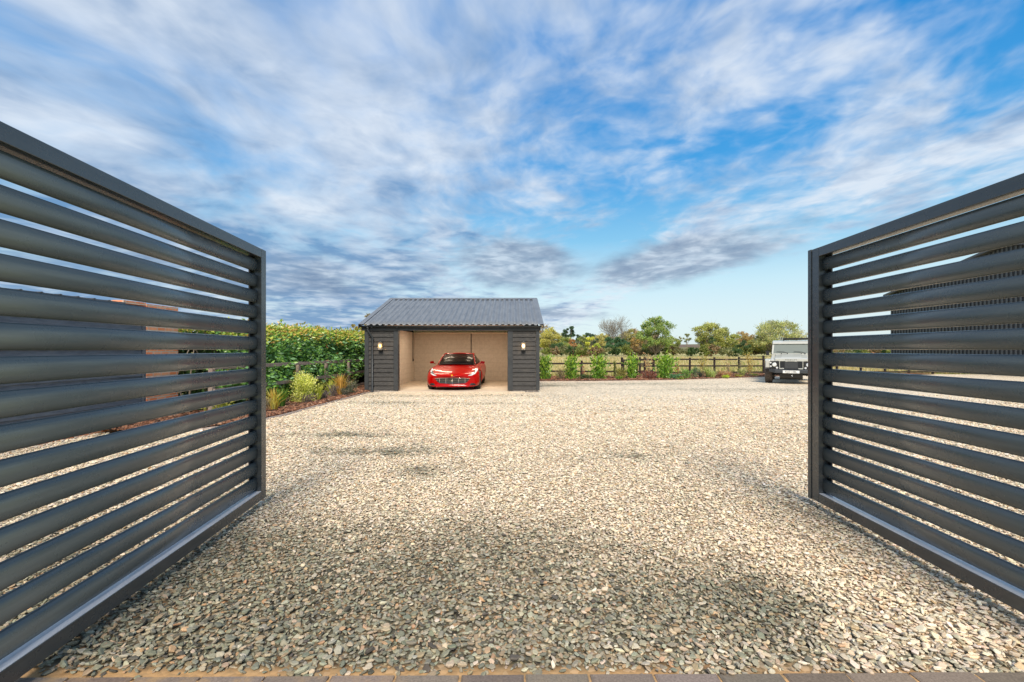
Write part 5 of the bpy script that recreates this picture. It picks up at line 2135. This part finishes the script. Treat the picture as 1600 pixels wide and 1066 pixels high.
    for sd in (-.36, .36):
        mb.box(sd - .22, sd + .22, 2.75, 2.9, .8, 1.10)
        mb.box(sd - .12, sd + .12, 2.80, 2.88, 1.10, 1.24)
    mb.build('interior', m_cabin, g, 0.03, world=False)
    mb = MB()
    mb.tube([(.36 + .17 * math.cos(a), 2.42 + .03 * math.sin(a), .97 + .16 * math.sin(a)) for a in np.linspace(0, 2 * math.pi, 20)], .014, 5)
    mb.build('steering_wheel', m_black, g, world=False)
    mb = MB()
    mb.box(-.11, .11, 2.18, 2.21, 1.17, 1.23)
    mb.build('rear_view_mirror', m_black, g, world=False)
    # door mirrors
    for sd in (-1, 1):
        mb = MB()
        mb.add([(sd * p[0], p[1], p[2]) for p in [(.86, 1.80, .945), (1.03, 1.82, .94), (1.045, 1.84, 1.02), (.90, 1.82, 1.05), (.88, 1.95, .95), (1.03, 1.97, .945), (1.04, 1.98, 1.015), (.91, 1.96, 1.04)]],
               [(0, 1, 2, 3), (4, 5, 6, 7), (0, 1, 5, 4), (1, 2, 6, 5), (2, 3, 7, 6), (3, 0, 4, 7)])
        mb.tube([(sd * .80, 1.92, .90), (sd * .92, 1.9, .965)], .016, 5)
        o = mb.build('door_mirror', m_red, g, 0.02, world=False, seg=2)
    # front details laid on the body
    gr = [(-.60, .430), (-.40, .445), (0, .452), (.40, .445), (.60, .430), (.52, .31), (.42, .255), (0, .235), (-.42, .255), (-.52, .31)]
    grille = overlay('grille', [gr], bvh, m_black, g, 0.004)
    bars = []
    for x in (-.44, -.22, 0, .22, .44):
        lo = .24 + abs(x) * .06
        bars.append([(x - .0045, lo), (x + .0045, lo), (x + .0045, .445), (x - .0045, .445)])
    for z in (.375, .305):
        w_ = .57 if z > .33 else .50
        bars.append([(-w_, z), (w_, z), (w_, z + .006), (-w_, z + .006)])
    overlay('grille_bars', bars, bvh, m_chrome, grille, 0.010, 0.05)
    overlay('grille_rim', [[(-.60, .430), (-.40, .445), (0, .452), (.40, .445), (.60, .430), (.61, .44), (.40, .458), (0, .465), (-.40, .458), (-.61, .44)]], bvh, m_chrome, grille, 0.008)
    # prancing silver figure on the grille: a few slanted strokes
    em = [[(-.012, .30), (.004, .30), (.012, .36), (.0, .365)], [(-.03, .35), (.012, .345), (.014, .372), (-.022, .376)], [(.0, .37), (.026, .385), (.02, .41), (-.006, .392)], [(-.034, .33), (-.022, .33), (-.018, .36), (-.032, .36)], [(.010, .33), (.030, .345), (.026, .355), (.008, .345)]]
    overlay('emblem', em, bvh, m_chrome, grille, 0.016, 0.2)
    overlay('bonnet_badge', [[(-.022, .585), (.022, .585), (.024, .555), (.012, .535), (0, .528), (-.012, .535), (-.024, .555)]], bvh, m_yellow, g, 0.006)
    overlay('badge_figure', [[(-.008, .545), (.004, .545), (.012, .57), (.004, .578), (-.010, .568)]], bvh, m_ink, g, 0.010, 0.2)
    for sd in (-1, 1):
        def mx(P):
            return [(sd * x, z) for x, z in P]
        hl = overlay('headlight', [mx([(.53, .535), (.66, .545), (.78, .60), (.83, .68), (.835, .79), (.80, .80), (.74, .71), (.66, .62), (.56, .56)])], bvh, m_lensd, g, 0.005)
        overlay('lamp', [mx([(.54, .537), (.68, .548), (.80, .61), (.77, .625), (.66, .588), (.58, .562)])], bvh, m_lens, hl, 0.011)
        overlay('lamp', [mx([(.765, .65), (.825, .67), (.834, .788), (.790, .795), (.755, .72)])], bvh, m_lens, hl, 0.011)
        overlay('air_intake', [mx([(.585, .175), (.79, .185), (.80, .225), (.74, .262), (.64, .262)])], bvh, m_black, g, 0.004)
    overlay('front_lip', [[(-.80, .125), (.80, .125), (.80, .140), (-.80, .140)]], bvh, m_black, g, 0.006)
    # bonnet shut lines
    return g


sports_car()


def off_roader():
    yaw = math.atan2(12.55, 20.3)
    g = thing('off_roader', (12.42, 20.25, 0), 'silver boxy off-roader with black bumper and dusty tyres half hidden by the gate', 'off-roader', None, -yaw)
    # local: x lateral, y rearwards, z up; front face at y = 0
    b = dict(world=False)
    # body tub and wings
    mb = MB()
    mb.prism([(0.02, .66), (0.02, 1.06), (.10, 1.10), (1.50, 1.24), (1.50, .60), (1.22, .60), (1.10, .92), (.30, .92), (.20, .66)], 'x', -.80, -.52)
    mb.prism([(0.02, .66), (0.02, 1.06), (.10, 1.10), (1.50, 1.24), (1.50, .60), (1.22, .60), (1.10, .92), (.30, .92), (.20, .66)], 'x', .52, .80)
    mb.build('wing', m_silver, g, 0.015, seg=2, **b)
    # bonnet: raised centre
    mb = MB()
    mb.prism([(-.02, 1.02), (-.02, 1.12), (.06, 1.165), (1.45, 1.325), (1.45, 1.02)], 'x', -.62, .62)
    mb.prism([(.10, 1.17), (.16, 1.20), (1.40, 1.345), (1.40, 1.30)], 'x', -.40, .40)
    mb.build('bonnet', m_silver, g, 0.018, seg=2, **b)
    # bulkhead, cab, roof
    mb = MB()
    mb.box(-.80, .80, 1.46, 4.55, .60, 1.36)
    mb.build('body', m_silver, g, 0.02, seg=2, **b)
    # windscreen frame
    zb, zt_, yb_, yt_ = 1.37, 1.80, 1.50, 1.66

    def scr(z):
        return yb_ + (yt_ - yb_) * (z - zb) / (zt_ - zb)
    mb = MB()
    for sd in (-1, 1):
        mb.add([(sd * .80, scr(1.34), 1.34), (sd * .735, scr(1.34), 1.34), (sd * .70, scr(1.84), 1.84), (sd * .77, scr(1.84), 1.84),
                (sd * .80, scr(1.34) + .08, 1.34), (sd * .735, scr(1.34) + .08, 1.34), (sd * .70, scr(1.84) + .08, 1.84), (sd * .77, scr(1.84) + .08, 1.84)],
               [(0, 1, 2, 3), (4, 5, 6, 7), (0, 1, 5, 4), (1, 2, 6, 5), (2, 3, 7, 6), (3, 0, 4, 7)])
        for yy in (2.45, 3.3, 4.45):
            mb.box(sd * .80 - (.06 if sd > 0 else 0), sd * .80 + (0 if sd > 0 else .06), yy, yy + .08, 1.36, 1.84)
    mb.build('pillars', m_silver, g, **b)
    mb = MB()
    mb.prism([(yt_ - .06, 1.80), (yt_ - .04, 1.86), (yt_ + .12, 1.95), (yt_ + .5, 1.985), (4.5, 1.985), (4.56, 1.80)], 'x', -.78, .78)
    mb.build('roof', m_silver, g, 0.03, seg=2, **b)
    mb = MB()
    mb.add([(-.735, scr(1.37), 1.37), (.735, scr(1.37), 1.37), (.70, scr(1.82), 1.82), (-.70, scr(1.82), 1.82),
            (-.735, scr(1.37) + .01, 1.37), (.735, scr(1.37) + .01, 1.37), (.70, scr(1.82) + .01, 1.82), (-.70, scr(1.82) + .01, 1.82)],
           [(0, 1, 2, 3), (4, 5, 6, 7), (0, 1, 5, 4), (1, 2, 6, 5), (2, 3, 7, 6), (3, 0, 4, 7)])
    mb.build('windscreen', m_wind2, g, **b)
    mb = MB()
    for sd in (-1, 1):
        mb.box(sd * .775, sd * .785, 1.70, 4.4, 1.37, 1.79)
    mb.build('side_window', m_wind, g, **b)
    for x0 in (-.60, .10):
        mb = MB()
        mb.tube([(x0 + .45, 1.455, 1.365), (x0 + .30, 1.475, 1.43), (x0, 1.485, 1.455)], [.012, .010, .008], 5)
        mb.cyl((x0 + .45, 1.44, 1.355), (x0 + .45, 1.48, 1.375), .022, n=8)
        mb.build('wiper', m_black, g, **b)
    # light bar / roof rack
    mb = MB()
    mb.box(-.34, .80, 1.74, 1.82, 2.03, 2.09)
    for x in (-.32, .2, .74):
        mb.box(x - .015, x + .015, 1.76, 1.80, 1.97, 2.03)
    for x in (-.34, .72):
        mb.box(x, x + .03, 1.82, 4.3, 2.04, 2.07)
    for y in np.arange(2.2, 4.4, .45):
        mb.box(-.34, .75, float(y), float(y) + .03, 2.04, 2.065)
    for y in (2.4, 4.1):
        for x in (-.34, .72):
            mb.box(x, x + .03, y, y + .03, 1.98, 2.04)
    mb.build('roof_rack', m_black, g, **b)
    # arch flares
    for sd in (-1, 1):
        pr = []
        for k in range(9):
            a = math.pi * (k / 8)
            pr.append((.70 - .60 * math.cos(a), .66 + .42 * math.sin(a) ** .7))
        for k in range(9):
            a = math.pi * (1 - k / 8)
            pr.append((.70 - .52 * math.cos(a), .66 + .32 * math.sin(a) ** .7))
        mb = MB()
        lo, hi = (.78, 1.03) if sd > 0 else (-1.03, -.78)
        mb.prism(pr, 'x', lo, hi)
        mb.build('wheel_arch', m_dsilver, g, 0.02, seg=2, **b)
        mb = MB()
        mb.box(sd * .905 - .10, sd * .905 + .10, -0.0, .12, .72, 1.04)
        mb.prism([(0.0, 1.04), (.10, 1.10), (.9, 1.12), (.9, 1.06), (.12, 1.02)], 'x', lo, hi - (.04 if sd > 0 else -.0))
        mb.build('wing_corner', m_silver, g, 0.03, seg=2, **b)
        for yy in (.72, 3.45):
            wheel(sd * .89, yy, .415, .30, sd, g, m_mudtyre, 8, .55)
    # front panel: black headlight panels, grille, bumper
    for sd in (-1, 1):
        mb = MB()
        mb.box(min(sd * .815, sd * .475), max(sd * .815, sd * .475), -.035, .018, .675, 1.015)
        hp = mb.build('headlight_panel', m_plastic, g, 0.008, **b)
        mb = MB()
        mb.cyl((sd * .645, -.07, .862), (sd * .645, -.036, .862), .098, n=24)
        mb.build('headlight', m_chrome, hp, **b)
        mb = MB()
        mb.cyl((sd * .645, -.082, .862), (sd * .645, -.071, .862), .070, .085, n=24)
        mb.build('headlight_lens', m_lens, hp, **b)
        for (x, z) in ((.79, .945), (.785, .785), (.54, .725)):
            mb = MB()
            mb.cyl((sd * x, -.06, z), (sd * x, -.036, z), .036 if x > .6 else .044, n=16)
            mb.build('side_lamp', m_lens, hp, **b)
        # bright frame pieces of the grille
        mb = MB()
        mb.box(min(sd * .455, sd * .43), max(sd * .455, sd * .43), -.045, .01, .69, 1.03)
        mb.box(min(sd * .455, sd * .27), max(sd * .455, sd * .27), -.05, -.0, .668, .715)
        mb.build('grille_frame', m_silver, g, 0.004, **b)
    mb = MB()
    mb.box(-.50, .50, -.042, .01, 1.016, 1.06)
    mb.build('grille_top', m_silver, g, 0.006, **b)
    mb = MB()
    mb.box(-.22, .22, -.055, -.043, 1.0, 1.05)
    mb.build('grille_nameplate', m_silver, g, 0.004, **b)
    text_part('DEFENDER', .042, m_ink, g, (0, -.0565, 1.025), sx=1.35)
    mb = MB()
    mb.box(-.43, .43, .00, .02, .69, 1.01)
    mb.build('radiator', m_black, g, **b)
    mb = MB()
    mb.box(-.255, .255, -.026, -.001, .68, 1.0)
    gm = mb.build('grille', m_dgrey, g, 0.004, **b)
    mb = MB()
    for k in range(14):
        x = -.24 + k * .0369
        mb.box(x, x + .010, -.036, -.027, .695, .985)
    mb.build('grille_bars', m_rimdark, gm, **b)
    mb = MB()
    for sd in (-1, 1):
        for k in range(6):
            z = .73 + k * .046
            mb.box(min(sd * .425, sd * .265), max(sd * .425, sd * .265), -.022, -.002, z, z + .016)
    mb.build('side_louvres', m_dgrey, g, **b)
    # bumper
    mb = MB()
    mb.prism([(-.22, .50), (-.22, .63), (-.16, .655), (-.02, .655), (-.02, .47)], 'x', -.62, .62)
    for sd in (-1, 1):
        V = [(sd * .621, -.22, .50), (sd * .86, -.08, .55), (sd * .86, -.08, .65), (sd * .621, -.22, .63), (sd * .621, -.02, .47), (sd * .86, .05, .55), (sd * .86, .05, .65), (sd * .621, -.02, .655)]
        mb.add(V, [(0, 1, 2, 3), (4, 5, 6, 7), (0, 1, 5, 4), (1, 2, 6, 5), (2, 3, 7, 6), (3, 0, 4, 7)])
    mb.build('bumper', m_dgrey, g, 0.008, **b)
    mb = MB()
    mb.box(-.315, .315, -.235, -.223, .495, .612)
    pl = mb.build('number_plate', m_white, g, 0.004, **b)
    text_part('FJ23 HBL', .105, m_ink, pl, (0, -.2365, .553), sx=1.12)
    for k, ch in enumerate('BOWLER'):
        pass
    text_part('B O W L E R', .072, m_ink, g, (0, -.0225, 1.082), sx=1.12)
    # skid plate, axle, suspension
    mb = MB()
    mb.prism([(-.16, .48), (-.10, .30), (.20, .20), (.30, .20), (.30, .48)], 'x', -.44, .44)
    mb.build('skid_plate', m_black, g, 0.01, **b)
    mb = MB()
    mb.cyl((-.80, .72, .40), (.80, .72, .40), .045, n=12)
    mb.cyl((.28, .62, .38), (.28, .82, .38), .14, n=14)
    for sd in (-1, 1):
        mb.cyl((sd * .56, .66, .38), (sd * .50, .70, .86), .055, n=10)
        mb.tube([(sd * .62, .35, .44), (sd * .60, .62, .36)], .028, 6)
    mb.box(-.60, .60, .5, 4.3, .52, .62)
    mb.build('axle', m_dgrey, g, **b)
    mb = MB()
    for sd in (-1, 1):
        for k in range(7):
            z = .42 + k * .055
            mb.tube([(sd * .535 + .075 * math.cos(a), .68 + .075 * math.sin(a), z + .055 * a / (2 * math.pi)) for a in np.linspace(0, 2 * math.pi, 13)], .011, 4)
    mb.build('coil_spring', m_rim, g, **b)
    mb = MB()
    mb.tube([(.02, -.17, .40), (.05, -.19, .36), (.02, -.20, .33)], .014, 6)
    mb.build('tow_hook', m_rim, g, **b)
    # mirrors
    for sd in (-1, 1):
        mb = MB()
        mb.box(sd * .97 - .065, sd * .97 + .065, 1.42, 1.47, 1.26, 1.47)
        mb.tube([(sd * .80, 1.50, 1.22), (sd * .93, 1.44, 1.30)], .012, 5)
        mb.build('door_mirror', m_plastic, g, 0.015, **b)
    for x in (-.40, .40):
        mb = MB()
        mb.cyl((x, 1.40, 1.33), (x, 1.40, 1.37), .02, n=8)
        mb.build('washer_jet', m_black, g, **b)
    return g


m_dgrey = mat('dark_grey_metal', (0.045, 0.05, 0.056), 0.45)[0]
m_rimdark = mat('grille_bar_metal', (0.14, 0.14, 0.135), 0.35, 0.5)[0]
off_roader()
bpy.context.view_layer.update()
